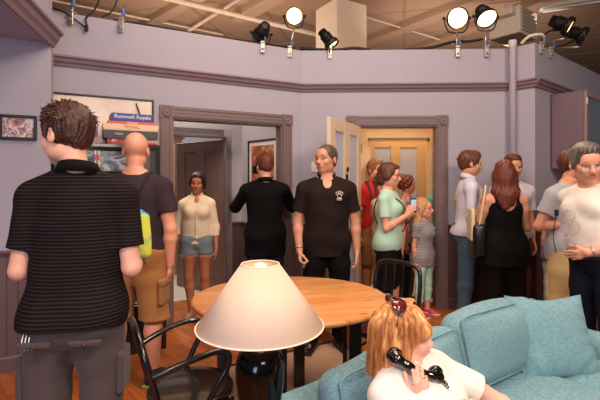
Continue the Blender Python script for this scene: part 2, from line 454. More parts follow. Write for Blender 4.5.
# door casings with corner rosettes
def casing(name, Pf, s0, s1, zt, w=.12, m=M_TRIM, depth=.13, flute=True, z0=0):
    mb = MB(); P = lambda s: Pf(s)
    for a, b in ((s0-w, s0), (s1, s1+w)):
        slab(mb, P(a), P(b), z0, zt, .0, .022)
        slab(mb, P(a+.012), P(a+.03), z0, zt, .02, .03); slab(mb, P(b-.03), P(b-.012), z0, zt, .02, .03); slab(mb, P((a+b)/2-.012), P((a+b)/2+.012), z0, zt, .02, .026)
        slab(mb, P(a-.004), P(b+.004), zt, zt+w, .0, .034)
        c = P((a+b)/2); q = P((a+b)/2+1); t = Vector((q[0]-c[0], q[1]-c[1], 0)).normalized(); nn = Vector((t.y, -t.x, 0))
        R = Matrix((t, Vector((0, 0, 1)), nn)).transposed()
        mb.lathe([(w*.42, 0), (w*.42, .008), (w*.33, .012), (w*.30, .004), (w*.2, .005), (w*.13, .012), (.0001, .013)], 24, Vector((c[0], c[1], zt+w/2))+nn*.034, R)
    slab(mb, P(s0), P(s1), zt, zt+w-.004, .0, .022)
    for z in (zt+.014, zt+w-.034): slab(mb, P(s0), P(s1), z, z+.016, .02, .03)
    slab(mb, P(s0), P(s1), zt+w/2-.012, zt+w/2+.012, .02, .026)
    slab(mb, P(s0-.006), P(s0+.014), z0, zt, .004, -depth-.004); slab(mb, P(s1-.014), P(s1+.006), z0, zt, .004, -depth-.004); slab(mb, P(s0), P(s1), zt-.014, zt+.006, .004, -depth-.004)
    return struct(mb.build(name, m))
casing('trim_left_opening', Ap, sO0, sO1, zO); casing('trim_entry_door', Bp, bO0, bO1, zO)

# vestibule behind the left opening: door wall and poster wall
V0 = (-.76, 5.50); dV = unit((.88, .50)); Vp = lambda s: along(V0, dV, -s)
vO0, vO1, vz = .245, 1.13, 2.03
mb = MB(); slab(mb, Vp(vO0), Vp(-.0), 0, 3.0, 0, -.1); slab(mb, Vp(1.75), Vp(vO1), 0, 3.0, 0, -.1); slab(mb, Vp(vO1), Vp(vO0), vz, 3.0, 0, -.1)
struct(mb.build('wall_vestibule', M_HALL))
casing('trim_vestibule_door', Vp, vO0, vO1, vz, .105, depth=.1)
mb = MB(); slab(mb, (-.76, 5.50), (-.20, 4.90), 0, 3.0, 0, -.09); struct(mb.build('wall_poster', M_HALL))
wainscot('trim_wainscot_poster', (-.76, 5.50), (-.215, 4.915), .90); wainscot('trim_wainscot_vestibule', Vp(vO0-.11), Vp(0), .90)
mb = MB(); slab(mb, (-2.35, 3.85), (-2.2, 4.72), 0, 3.0, 0, -.1); struct(mb.build('wall_vestibule_left', M_HALL))
mb = MB(); slab(mb, (-4.5, 7.9), (.2, 7.9), 0, 3.0, 0, -.1); struct(mb.build('wall_far_room', mat('blue_grey', rgb(150, 152, 170), .8)))

# panelled doors
def panel_door(name, hinge, end, z0, z1, m_frame, m_panel, cols, rails, stile=.11, th=.04, glass=False):
    """a leaf standing from hinge to end, rails = list of (z0,z1) panel openings"""
    h = Vector((hinge[0], hinge[1], 0)); e = Vector((end[0], end[1], 0)); Lg = (e-h).length; ang = math.atan2(e.y-h.y, e.x-h.x)
    root = bpy.data.objects.new(name, None); COL.objects.link(root); root.location = h; root.rotation_euler = (0, 0, ang)
    root['kind'] = 'structure'
    mb = MB(); n = len(cols)
    xs = [0]+[v for c in cols for v in c]+[Lg]
    for i in range(0, len(xs), 2): mb.box(((xs[i]+xs[i+1])/2, 0, (z0+z1)/2), (xs[i+1]-xs[i], th, z1-z0), bev=.003)
    zs = [z0]+[v for c in rails for v in c]+[z1]
    for a, b in cols:
        for i in range(0, len(zs), 2): mb.box(((a+b)/2, 0, (zs[i]+zs[i+1])/2), (b-a+.002, th, zs[i+1]-zs[i]), bev=.002)
    f = mb.build('door_leaf', m_frame, root); pn = MB(); mo = MB()
    for a, b in cols:
        for c, d in rails:
            pn.box(((a+b)/2, 0, (c+d)/2), (b-a, th*.3, d-c))
            if not glass: pn.box(((a+b)/2, 0, (c+d)/2), (b-a-.07, th*.62, d-c-.07), bev=.006)
            for sg in (-1, 1):
                y = sg*th*.36
                mo.box((a+.007, y, (c+d)/2), (.014, th*.26, d-c), bev=.003); mo.box((b-.007, y, (c+d)/2), (.014, th*.26, d-c), bev=.003)
                mo.box(((a+b)/2, y, c+.007), (b-a, th*.26, .014), bev=.003); mo.box(((a+b)/2, y, d-.007), (b-a, th*.26, .014), bev=.003)
    pn.build('door_panel', m_panel, f); mo.build('panel_moulding', m_frame, f)
    return root, f
d1, leaf = panel_door('door_1', along(V0, dV, -vO0-.0), (-1.715, 5.90), .012, 2.0, M_BROWN, M_BROWN, [(.13, .38), (.50, .76)], [(.18, .86), (1.0, 1.88)])
for z in (.25, 1.75): MB().box((.0, -.027, z), (.03, .014, .10), bev=.003).build('hinge', M_BRASS, leaf)
MB().lathe([(.012, 0), (.012, .03), (.026, .04), (.026, .06), (.0001, .068)], 16, (.80, -.02, 1.0), Matrix.Rotation(PI/2, 3, 'X')).build('door_knob', M_BRASS, leaf)
M_FROST = mat('pale_fabric_glass', rgb(182, 192, 214), .3, coat=.3, noise=.03, nscale=4)
M_DOORCR = mat('cream_door_paint', rgb(222, 200, 172), .4)
hB = Bp(bO0+.02); d2, leaf2 = panel_door('door_2', (hB[0], hB[1]-.045), (.275, 4.06), .012, 2.10, M_DOORCR, M_FROST, [(.11, .37), (.51, .77)], [(.22, .95), (1.07, 1.99)], glass=True)
for z in (.25, 1.1, 1.85): MB().box((.0, .024, z), (.03, .012, .10), bev=.003).build('hinge', M_BRASS, leaf2)
mb = MB(); mb.box((.455, .026, 1.52), (.05, .012, .06), bev=.004); mb.box((.455, .036, 1.60), (.03, .015, .05), bev=.004); mb.build('door_latch', M_BLKM, leaf2)
mb = MB(); mb.box((.82, .022, 1.0), (.045, .006, .18), bev=.002); mb.lathe([(.01, 0), (.01, .03), (.024, .038), (.024, .055), (.0001, .062)], 16, (.82, .02, 1.03), Matrix.Rotation(-PI/2, 3, 'X')); mb.build('door_knob', M_BRASS, leaf2)

# entry hall behind the door
mb = MB(); slab(mb, (.50, 6.4), (.50, 4.98), 0, 2.75, 0, .06); struct(mb.build('wall_entry_left', M_CREAM))
mb = MB(); slab(mb, (1.92, 4.98), (1.92, 6.4), 0, 2.75, 0, .06); struct(mb.build('wall_entry_right', M_CREAM))
mb = MB(); slab(mb, (.5, 6.02), (.9, 6.02), 0, 2.75, 0, -.1); slab(mb, (1.80, 6.02), (1.92, 6.02), 0, 2.75, 0, -.1); slab(mb, (.9, 6.02), (1.8, 6.02), 2.06, 2.75, 0, -.1)
struct(mb.build('wall_entry_back', M_CREAM))
Ep = lambda s: (.78+s, 5.42)
mb = MB()
for a, b, o in ((0, .10, 0), (.10, .13, -.02), (.90, 1.0, 0), (.87, .90, -.02)): slab(mb, Ep(a), Ep(b), 0, 2.03, 0+o, -.06)
slab(mb, Ep(0), Ep(1.0), 2.03, 2.19, 0, -.06); slab(mb, Ep(.1), Ep(.9), 1.99, 2.03, -.02, -.06); slab(mb, Ep(-.02), Ep(1.02), 2.19, 2.24, .03, -.06); slab(mb, Ep(-.25), Ep(0), 0, 2.75, -.03, -.06); slab(mb, Ep(1.0), Ep(1.14), 0, 2.75, -.03, -.06); slab(mb, Ep(0), Ep(1), 2.24, 2.75, -.03, -.06)
struct(mb.build('trim_entry_inner', M_CREAM))
d3, leaf3 = panel_door('door_3', (.91, 5.98), (1.80, 5.98), .012, 2.05, mat('tan_door', rgb(206, 172, 126), .45), M_FROST, [(.13, .39), (.50, .76)], [(.22, .95), (1.07, 1.96)], glass=True)
MB().lathe([(.01, 0), (.01, .03), (.024, .038), (.024, .055), (.0001, .062)], 16, (.83, -.02, 1.03), Matrix.Rotation(PI/2, 3, 'X')).build('door_knob', M_BRASS, leaf3)
l = bpy.data.lights.new('entry_hall_lamp', 'AREA'); l.energy = 16; l.color = (1, .74, .46); l.size = .5; o = bpy.data.objects.new('entry_hall_lamp', l); COL.objects.link(o); o.location = (1.2, 5.15, 2.7)
l = bpy.data.lights.new('inner_hall_fill', 'AREA'); l.energy = 12; l.color = (1, .80, .56); l.size = .3; o = bpy.data.objects.new('inner_hall_fill', l); COL.objects.link(o); o.location = (1.35, 5.62, 2.7)  # fill added past the inner casing to brighten the back door
l = bpy.data.lights.new('vestibule_fill', 'AREA'); l.energy = 20; l.color = (1, .82, .66); l.size = .5; o = bpy.data.objects.new('vestibule_fill', l); COL.objects.link(o); o.location = (-1.25, 4.75, 2.95)  # unseen fill added overhead to brighten the brown door and vestibule
l = bpy.data.lights.new('far_room_lamp', 'AREA'); l.energy = 60; l.color = (1, .88, .74); l.size = .6; o = bpy.data.objects.new('far_room_lamp', l); COL.objects.link(o); o.location = (-2.4, 6.4, 2.8)
mb = MB(); mb.box((0, 0, 1.08), (.5, .4, 2.16), bev=.004); mb.box((0, -.02, 2.18), (.58, .48, .06), bev=.01)
for x in (-.12, .12): mb.box((x, -.205, 1.25), (.2, .015, 1.5), bev=.005)
t = tag(mb.build('cabinet', M_CREAM), 'tall cream cabinet with a cornice standing in the room behind the brown door', 'cabinet'); t.location = (-2.20, 6.75, .006)

# warehouse around the set
CZ = 4.6
def ceil_mat():
    m = mat('warehouse_ceiling', rgb(172, 138, 114), .9, noise=.06, nscale=1.2); return m
struct(MB().box((1, 11, CZ+.05), (30, 26, .1)).build('ceiling', ceil_mat()))
struct(MB().box((1, 22.5, 1.5), (30, .2, 6.5)).build('wall_warehouse', mat('warehouse_wall', rgb(170, 150, 130), .9)))
def onceil(px, py, z): d = FPX*(z-CAMH)/(179-py); return Vector(((px-300)/FPX*d, d, z))
M_PIPE = mat('white_pipe', rgb(214, 192, 168), .6)
def ceil_run(name, a, b, z, r, ext=(.2, .2), square=None, m=M_PIPE):
    A = onceil(*a, z); B = onceil(*b, z); d = B-A; A = A-d*ext[0]; B = B+d*ext[1]; mb = MB()
    if square: L = (B-A).length; mb.box((A+B)/2, (L, square[0], square[1]), math.atan2(d.y, d.x), bev=.01)
    else: mb.tube([A, B], r, 8)
    return mb.build(name, m)
pipes = [((178, 1), (310, 33), 4.44, .045, 'long white ceiling pipe crossing above the wide opening'), ((193, 28), (238, 0), 4.5, .03, 'thin white ceiling pipe slanting right above the wide opening'),
         ((366, 17), (441, 40), 4.5, .014, 'thin white conduit on the ceiling right of the square column'), ((60, 2), (200, 30), 4.52, .02, 'thin ceiling conduit above the far left wall top')]
for a, b, z, r, lb in pipes: tag(ceil_run('ceiling_pipe', a, b, z, r), lb, 'pipe')
for a, b, sq, lb in (((150, 22), (200, -6), (.22, .16), 'narrow plaster ceiling beam at the upper left'), ((245, 12), (276, -6), (.28, .22), 'short stubby duct on the ceiling left of the glowing lamp over the corner'),
                 ((367, 41), (460, 5), (.30, .18), 'wide plaster ceiling beam right of the square column'), ((410, 50), (600, -24), (.2, .2), 'long ceiling beam passing behind the twin lamps')):
    tag(ceil_run('ceiling_beam', a, b, CZ-.04, 0, (.3, .6), sq, mat('beam_plaster', rgb(166, 134, 110), .9)), lb, 'beam')
# ceiling panel seams
mb = MB()
for i in range(-6, 12): mb.box((i*1.25, 13, CZ-.006), (.03, 18, .015), bev=0)
for i in range(12): mb.box((2, 5.5+i*1.25, CZ-.006), (20, .03, .015))
o = struct(mb.build('trim_ceiling_seams', mat('seam', rgb(160, 128, 104), .9))); o.rotation_euler = (0, 0, math.radians(-14))
# square column
mb = MB(); mb.box((0, 0, 2.25), (.66, .66, 4.7), bev=.01); o = struct(mb.build('wall_column', mat('column_paint', rgb(244, 222, 198), .85))); o.location = (.74, 7.6, 0); o.rotation_euler = (0, 0, math.radians(31))
# fluorescent strip
t = thing('fluorescent_light', 'long white fluorescent fixture hung under the ceiling at the upper right', 'light fixture', onceil(575, 5, 4.3), math.radians(-24))
mb = MB(); mb.prism([(-.10, 0), (.10, 0), (.06, .07), (-.06, .07)], (-.5, 0, 0), (1.8, 0, 0)); mb.build('housing', mat('fixture_white', rgb(225, 215, 200), .5), t)
for y in (-.05, .05): MB().tube([(-.45, y, -.02), (1.75, y, -.02)], .016, 10).build('tube', mat('tube_off', rgb(240, 235, 225), .3), t)
for x in (-.3, 1.5): MB().tube([(x, 0, .07), (x, 0, .30)], .008, 6).build('hanger', M_PIPE, t)
# air duct box with louvres
t = thing('air_duct', 'pale boxy air duct with louvred face behind the right-hand lamps', 'duct', (3.55, 7.0, 3.84), math.radians(38))
mb = MB(); mb.box((0, 0, .2), (.62, .5, .44), bev=.015); mb.box((-.35, .0, .32), (.2, .4, .12), bev=.01); mb.build('housing', mat('duct_paint', rgb(240, 226, 206), .7), t)
mb = MB()
for i in range(7): mb.box((0, -.262, .04+i*.055), (.5, .02, .028), M=Matrix.Rotation(.5, 3, 'X'))
mb.build('louvre', mat('louvre', rgb(190, 172, 152), .6), t)
for x in (-.25, .25): MB().tube([(x, 0, .4), (x, 0, .78)], .01, 6).build('hanger', M_PIPE, t)

# painted pipe in the corner of the back wall
t = tag(MB().lathe([(.036, 0), (.036, 2.98), (.042, 2.985), (.042, 3.06), (.0, 3.065)], 18).build('corner_pipe', mat('pipe_lilac', rgb(196, 186, 204), .5)), 'tall lilac-painted pipe standing at the corner beside the group by the wall', 'pipe'); t.location = (2.395, 4.73, 0)
# wall-mounted switches
def plate(name, label, cat, loc, ang, w, h, m, toggle=True):
    t = thing(name, label, cat, loc, ang); MB().box((0, -.005, 0), (w, .01, h), bev=.003).build('plate', m, t)
    if toggle: MB().box((0, -.014, .0), (.012, .012, .028), bev=.003).build('toggle', m, t)
    return t
angB = math.atan2(dB[1], dB[0])
pB = Bp(.15); plate('light_switch', 'cream light switch plate on the lilac wall left of the man in the black polo', 'light switch', (pB[0], pB[1], 1.64), angB, .075, .12, mat('plate_cream', rgb(226, 214, 196), .4))
pB = Bp(1.80); plate('light_switch', 'beige switch plate on the wall behind the man in the pale blue shirt', 'light switch', (pB[0], pB[1], 1.30), angB, .09, .12, mat('plate_beige', rgb(206, 176, 120), .4))
pB = Bp(1.80); t = thing('coat_hook', 'small shiny hook on the wall above the man in the pale blue shirt', 'hook', (pB[0], pB[1], 1.745), angB)
MB().lathe([(.02, 0), (.02, .008), (.0001, .012)], 14, M=Matrix.Rotation(PI/2, 3, 'X')).build('base', M_CLAMP, t)
MB().tube(spline([(0, -.01, 0), (0, -.03, -.005), (0, -.045, .01), (0, -.045, .03)]), .005, 8).build('hook', M_CLAMP, t)

# framed pictures
def frame(name, label, cat, P0, P1, z0, z1, w, m_fr, m_pic, off=.0, mount=None, mw=.0):
    P0 = Vector((P0[0], P0[1], 0)); P1 = Vector((P1[0], P1[1], 0)); d = (P1-P0); L = d.length; H = z1-z0
    t = thing(name, label, cat, ((P0.x+P1.x)/2, (P0.y+P1.y)/2, z0), math.atan2(d.y, d.x))
    mb = MB(); y = -.014-off
    for sx in (-1, 1): mb.box((sx*(L/2-w/2), y, H/2), (w, .026, H), bev=.004)
    for zz in (w/2, H-w/2): mb.box((0, y, zz), (L-2*w+.002, .026, w), bev=.004)
    mb.build('frame', m_fr, t)
    if mount: MB().box((0, -.006-off, H/2), (L-2*w+.004, .008, H-2*w+.004)).build('mount', mount, t)
    MB().box((0, -.012-off, H/2), (L-2*w-2*mw+.004, .006, H-2*w-2*mw+.004)).build('picture', m_pic, t)
    return t
def splotch(name, cols, scale, seed=0, rough=.3, stretch=(1, 1, 1), dist=1.2):
    m = bpy.data.materials.new(name); m.use_nodes = True; nt = m.node_tree; N = nt.nodes; L = nt.links; P = N['Principled BSDF']
    tc = N.new('ShaderNodeTexCoord'); mp = N.new('ShaderNodeMapping'); mp.inputs['Location'].default_value = (seed, seed*.7, 0); mp.inputs['Scale'].default_value = stretch; L.new(tc.outputs['Object'], mp.inputs[0])
    n = N.new('ShaderNodeTexNoise'); n.inputs['Scale'].default_value = scale; n.inputs['Detail'].default_value = 2.5; n.inputs['Distortion'].default_value = dist; L.new(mp.outputs[0], n.inputs[0])
    cr = N.new('ShaderNodeValToRGB'); e = cr.color_ramp.elements; k = len(cols)
    for i in range(k-2): e.new(.5)
    for i, c in enumerate(cols): e[i].position = .30+.40*i/(k-1); e[i].color = c
    L.new(n.outputs[0], cr.inputs[0]); L.new(cr.outputs[0], P.inputs['Base Color']); P.inputs['Roughness'].default_value = rough
    return m
M_FR = mat('picture_frame_black', rgb(22, 18, 18), .35)
frame('framed_picture', 'small black-framed picture on the lilac wall beside the man in the striped polo', 'picture', Dp(.345), Dp(.095), 1.805, 2.0, .022, M_FR,
      splotch('team_photo', [rgb(60, 70, 110), rgb(170, 120, 100), rgb(215, 210, 215), rgb(120, 60, 60), rgb(225, 215, 205)], 14, 3))
frame('framed_poster', 'large thin-framed pale poster on the wall behind the stacked board games', 'poster', Ap(-.02), Ap(.865), 1.52, 2.275, .018, M_FR,
      splotch('pale_print', [rgb(196, 174, 160), rgb(222, 202, 186), rgb(232, 214, 198), rgb(214, 200, 190)], 3.0, 5, .25))
mb = MB(); mb.tube([(*Ap(.70), 2.23), (*Ap(.79), 1.95)], .006, 6)
tw = Vector((dA[1], -dA[0], 0))*.03
o = tag(mb.build('hanging_cord', M_BLKM), 'thin dark cord slanting across the large pale poster', 'cord'); o.location = tw
dV2 = unit((.56, -.60)); W0 = (-.76, 5.50); Wp = lambda s: along(W0, dV2, s)
frame('framed_poster', 'dark-framed colourful poster on the vestibule wall behind the photographer', 'poster', Wp(.16), Wp(.74), 1.20, 1.985, .018, M_FR,
      splotch('red_green_print', [rgb(60, 80, 50), rgb(120, 110, 60), rgb(160, 50, 40), rgb(190, 150, 110), rgb(90, 40, 40)], 7, 9), .0, mat('mount_white', rgb(214, 208, 200), .7), .055)

# stage lights clamped along the wall tops
M_LENS = {}
def lens_mat(s, name):
    if name not in M_LENS: M_LENS[name] = mat(name, rgb(255, 225, 170), .3, emit=s, ecol=rgb(255, 214, 140))
    return M_LENS[name]
def stage_light(loc, aim, label, lit, clamp_at, r=.10, power=0, cone=70):
    t = thing('stage_light', label, 'stage light', clamp_at)
    O = Vector(loc)-Vector(clamp_at); d = Vector(aim).normalized(); R = d.to_track_quat('Z', 'Y').to_matrix()
    mb = MB(); prof = [(.02, -.17), (r*.62, -.165), (r*.66, -.10)]
    for i in range(4): z = -.10+i*.022; prof += [(r*.80, z), (r*.80, z+.010), (r*.66, z+.012), (r*.66, z+.020)]
    prof += [(r*.92, -.005), (r*1.06, .01), (r*1.08, .06), (r*1.0, .062), (r*.98, .03)]
    vs = MB(); vs.lathe(prof, 28, O, R); vs.build('housing', M_BLKM, t)
    lm = lens_mat(6, 'lens_on') if lit == 2 else (lens_mat(2.5, 'lens_side') if lit == 1 else mat('lens_off', rgb(70, 66, 60), .1))
    MB().lathe([(r*.97, .030), (r*.97, .038), (r*.6, .052), (.0001, .058)], 28, O, R).build('lens', lm, t)
    side = d.cross(Vector((0, 0, 1)))
    if side.length < .1: side = Vector((1, 0, 0))
    side.normalize(); dn = (Vector((0, 0, -1))-d*Vector((0, 0, -1)).dot(d)); dn = dn.normalized()
    yk = [O+side*r*1.18, O+side*r*1.2+Vector((0, 0, -.5*r)), O+side*r*.8+Vector((0, 0, -1.35*r)), O+Vector((0, 0, -1.5*r)), O-side*r*.8+Vector((0, 0, -1.35*r)), O-side*r*1.2+Vector((0, 0, -.5*r)), O-side*r*1.18]
    MB().tube(spline(yk, 6), .008, 8).build('yoke', M_BLKM, t)
    for sg in (-1, 1): mb = MB(); mb.lathe([(.014, 0), (.018, .012), (.018, .03), (.0001, .032)], 12, O+side*sg*r*1.14, side.to_track_quat('Z', 'Y').to_matrix() if sg > 0 else (-side).to_track_quat('Z', 'Y').to_matrix()); mb.build('knob', M_BLKM, t)
    mb = MB(); b = O+Vector((0, 0, -1.5*r)); mb.tube([b, Vector((0, 0, .02))], .011, 8)
    mb.box((0, -.028, -.045), (.05, .012, .11), bev=.004); mb.box((0, .0, .018), (.05, .09, .02), bev=.004); mb.tube([(0, -.03, -.06), (0, -.075, -.06)], .006, 8); mb.box((0, -.075, -.06), (.05, .008, .012), bev=.002)
    mb.build('clamp', M_CLAMP, t)
    MB().tube(spline([(.02, -.03, .02), (.03, -.035, .05), (.015, -.03, .09)], 4), .011, 8).build('safety_tie', mat('blue_tape', rgb(70, 110, 180), .5), t)
    if power:
        l = bpy.data.lights.new('stage_beam', 'SPOT'); l.energy = power; l.color = (1, .80, .58); l.spot_size = math.radians(cone); l.spot_blend = .6; l.shadow_soft_size = r*.8
        o = bpy.data.objects.new('stage_beam', l); COL.objects.link(o); o.parent = t; o.location = O+d*.07; o.rotation_euler = d.to_track_quat('-Z', 'Y').to_euler()
    return t
wa = Ap(2.03); stage_light((wa[0]-.02, wa[1]+.02, 3.13), (-.35, .9, -.2), 'black unlit stage light turned away, over the wide cased opening', 0, (wa[0], wa[1]-.0, 3.0), .085)
wa = Ap(LA-.12); stage_light((wa[0]+.02, wa[1]+.05, 3.40), (0, -1, -.32), 'glowing stage lamp above the corner where two lilac walls meet', 2, (wa[0]-.03, wa[1], 3.0), .092, 55)
wb = Bp(.33); stage_light((wb[0], wb[1]-.0, 3.10), (.6, -.12, -.8), 'black stage light with a sliver of glow near the square column', 1, (wb[0], wb[1]+.02, 3.0), .082, 0)
wb = Bp(1.79); stage_light((wb[0], wb[1], 3.355), (-.05, -1, -.30), 'left of the twin lamps over the entry door, its round lens facing out', 2, (wb[0], wb[1], 3.0), .112, 75)
wb = Bp(2.12); stage_light((wb[0], wb[1], 3.37), (.05, -.62, -.72), 'right of the twin lamps over the entry door, lens tilted down', 2, (wb[0], wb[1], 3.0), .108, 75)
wc = Cp(.14); stage_light((3.02, 4.78, 3.25), (.72, -.45, -.50), 'upper black lamp on the right wall top, angled to the right', 1, (wc[0], wc[1], 3.0), .10, 25)
wc = Cp(.42); stage_light((3.30, 4.95, 3.20), (.76, -.42, -.46), 'lower black lamp farthest right on the wall top', 1, (wc[0], wc[1], 3.0), .095, 25)
# clamps and cables on the wall tops
def clamp(s, label, P, z=3.0):
    p = P(s); t = thing('pipe_clamp', label, 'clamp', (p[0], p[1], z)); mb = MB()
    mb.box((0, -.03, -.05), (.05, .014, .12), bev=.004); mb.box((0, .0, .018), (.05, .09, .02), bev=.004); mb.tube([(0, .0, .02), (.02, 0, .16)], .012, 8); mb.tube([(0, -.03, -.07), (0, -.08, -.07)], .007, 8); mb.box((0, -.08, -.07), (.055, .008, .012), bev=.002)
    mb.build('jaw', M_CLAMP, t); MB().lathe([(.016, .06), (.018, .07), (.018, .1), (.016, .11)], 10, (.01, 0, 0)).build('tape', mat('blue_tape', rgb(70, 110, 180), .5), t)
clamp(.16, 'steel clamp on the wall top nearest the boxed soffit', Ap); clamp(.58, 'steel clamp on the wall top above the large poster', Ap)
def cable(pts, r, label, m=M_BLKM): return tag(MB().tube(spline(pts, 8), r, 6).build('cable', m), label, 'cable')
q = lambda s, o, z: (Ap(s)[0]+dA[1]*o, Ap(s)[1]-dA[0]*o, z)
cable([q(0, .02, 3.02), q(.1, .03, 2.99), q(.2, .03, 2.93), q(.28, .035, 2.88), q(.27, .03, 2.97), q(.34, .02, 3.06), q(.38, -.04, 3.2), q(.34, -.1, 3.3)], .008, 'black cable looping down the wall top beside the boxed soffit')
tag(MB().tube(spline([q(.275, .035, 2.90), q(.275, .036, 2.85)], 4), .016, 8).build('cable_plug', M_BLKM), 'black plug dangling from the looped cable by the soffit', 'plug')
cable([q(.40, .0, 3.01), q(.47, .01, 3.06), q(.52, 0, 3.15), q(.55, -.05, 3.3)], .007, 'black cable rising beside the clamp above the poster')
cable([q(.5, -.02, 3.012), q(.9, -.01, 3.012), q(1.5, -.03, 3.012), q(2.0, -.0, 3.012), q(2.45, -.03, 3.02)], .010, 'long black cable lying along the top of the left wall')
qb = lambda s, o, z: (Bp(s)[0], Bp(s)[1]-o, z)
cable([qb(-.02, -.05, 3.04), qb(.15, -.02, 3.02), qb(.4, -.02, 3.012), qb(.6, -.02, 3.03), qb(.8, -.04, 3.012)], .018, 'bundled black cable on the wall top near the column')
cable([qb(1.2, -.06, 3.012), qb(1.5, -.03, 3.03), qb(1.75, -.03, 3.09), qb(1.95, -.04, 3.10), qb(2.1, -.02, 3.12)], .016, 'black cable strung between the twin lamps')
cable([(2.98, 4.80, 3.2), (2.80, 4.72, 3.16), (2.72, 4.72, 3.08), (2.74, 4.74, 3.012)], .010, 'black cable drooping from the upper right-hand lamp')
cable([(3.28, 4.98, 3.16), (3.12, 4.95, 3.08), (3.0, 4.95, 3.05), (2.98, 4.97, 3.012)], .010, 'black cable drooping from the lamp farthest right')
tag(MB().tube(spline([(2.50, 4.74, 3.03), (2.56, 4.68, 3.09), (2.68, 4.66, 3.10), (2.74, 4.72, 3.06), (2.74, 4.74, 3.01)], 8), .018, 8).build('hose', mat('cream_hose', rgb(214, 204, 180), .5)), 'cream curved hose arching over the wall corner', 'hose')

# glass-fronted wall cabinet on the right wall
cs = .42; pc = Cp(cs); angC = math.atan2(dC[1], dC[0])
t = thing('wall_cabinet', 'mauve wall cabinet with a glass door on the right-hand wall', 'cabinet', (pc[0], pc[1], 1.62), angC)
Wc, Dc, Hc = 1.25, .34, .86
mb = MB(); mb.box((Wc/2, -.01, Hc/2), (Wc, .02, Hc)); mb.box((.012, -Dc/2, Hc/2), (.024, Dc, Hc), bev=.003); mb.box((Wc-.012, -Dc/2, Hc/2), (.024, Dc, Hc), bev=.003)
for z in (.012, .43, Hc-.012): mb.box((Wc/2, -Dc/2, z), (Wc-.05, Dc-.01, .022))
mb.build('carcass', mat('cabinet_mauve', rgb(112, 92, 104), .5), t)
for k in range(2):
    x0 = .01+k*.62; mb = MB(); w = .61
    for x in (x0+.03, x0+w-.03): mb.box((x, -Dc-.012, Hc/2), (.06, .024, Hc-.01), bev=.004)
    for z in (.035, Hc-.035): mb.box((x0+w/2, -Dc-.012, z), (w-.12, .024, .06), bev=.004)
    dr = mb.build('door', mat('cabinet_door_mauve', rgb(150, 128, 132), .5), t)
    g = mat('cabinet_glass', rgb(235, 240, 240), .03, trans=.95); MB().box((x0+w/2, -Dc-.012, Hc/2), (w-.12, .005, Hc-.12)).build('glass', g, dr)
    for z in (.12, Hc-.12): MB().box((x0+(.006 if k == 0 else w-.006), -Dc-.028, z), (.02, .01, .07), bev=.003).build('hinge', mat('hinge_white', rgb(235, 225, 205), .3), dr)
Rz = Matrix.Rotation(angC, 3, 'Z')
for i, (x, z, r, h, c, lb) in enumerate([(.16, .023, .045, .14, rgb(170, 60, 40), 'red jar on the lower shelf of the glass cabinet'), (.30, .023, .04, .12, rgb(90, 110, 150), 'blue tumbler on the lower shelf of the glass cabinet'), (.20, .441, .05, .10, rgb(150, 70, 50), 'rust red bowl on the upper shelf of the glass cabinet'), (.42, .441, .04, .2, rgb(200, 190, 170), 'pale vase on the upper shelf of the glass cabinet')]):
    p = Vector(t.location)+Rz@Vector((x, -Dc/2-.03, z)); o = MB().lathe([(r*.7, 0), (r, h*.2), (r, h*.75), (r*.6, h*.9), (r*.7, h), (r*.55, h), (r*.5, h*.85), (.0001, h*.3)], 20).build('jar' if i == 0 else 'tumbler' if i == 1 else 'bowl' if i == 2 else 'vase', mat('ware%d' % i, c, .3)); tag(o, lb, o.name); o.location = p
# ------------------------------------------------------------------ people
def rotm(yaw=0, pitch=0, roll=0):
    """yaw about z (ccw), pitch forward/down, roll to the person's left (degrees)"""
    return np.array(Matrix.Rotation(math.radians(yaw), 3, 'Z') @ Matrix.Rotation(math.radians(pitch), 3, 'X') @ Matrix.Rotation(math.radians(roll), 3, 'Y'))

SKIN = {}
def skin(name, c):
    if name not in SKIN:
        m = mat('skin_'+name, c, .5, noise=.06, nscale=30, sss=.12); SKIN[name] = m
    return SKIN[name]
def eye_mat(iris):
    k = 'eye_%d_%d_%d' % tuple(int(v*255) for v in iris[:3])
    if k in MATS: return MATS[k]
    m = bpy.data.materials.new(k); m.use_nodes = True; nt = m.node_tree; N = nt.nodes; L = nt.links; P = N['Principled BSDF']; P.inputs['Roughness'].default_value = .15
    tc = N.new('ShaderNodeTexCoord'); v = N.new('ShaderNodeVectorMath'); v.operation = 'MULTIPLY'; v.inputs[1].default_value = (1, 0, 1); ln = N.new('ShaderNodeVectorMath'); ln.operation = 'LENGTH'
    L.new(tc.outputs['Object'], v.inputs[0]); L.new(v.outputs[0], ln.inputs[0]); cr = N.new('ShaderNodeValToRGB'); cr.color_ramp.interpolation = 'CONSTANT'
    mm = N.new('ShaderNodeMath'); mm.operation = 'MULTIPLY'; mm.inputs[1].default_value = 100; L.new(ln.outputs['Value'], mm.inputs[0]); L.new(mm.outputs[0], cr.inputs[0])
    e = cr.color_ramp.elements; e[0].color = (.01, .008, .008, 1); e[1].position = .25; e[1].color = iris; x = e.new(.6); x.color = rgb(215, 205, 198)
    L.new(cr.outputs[0], P.inputs['Base Color']); MATS[k] = m; return m

SEC_M = [(-.09, .005, .10, .08), (-.04, .01, .165, .115), (.03, .005, .168, .113), (.12, 0, .150, .105), (.20, -.005, .148, .105), (.32, -.005, .165, .118), (.42, 0, .168, .112), (.48, .01, .115, .080), (.52, .015, .085, .062), (.55, .015, .06, .055)]
SEC_F = [(-.09, .005, .10, .085), (-.03, .015, .172, .12), (.04, .01, .162, .11), (.15, 0, .122, .088), (.22, -.005, .122, .09), (.33, -.01, .138, .103), (.42, 0, .142, .096), (.48, .01, .095, .070), (.52, .015, .07, .053), (.55, .015, .05, .048)]

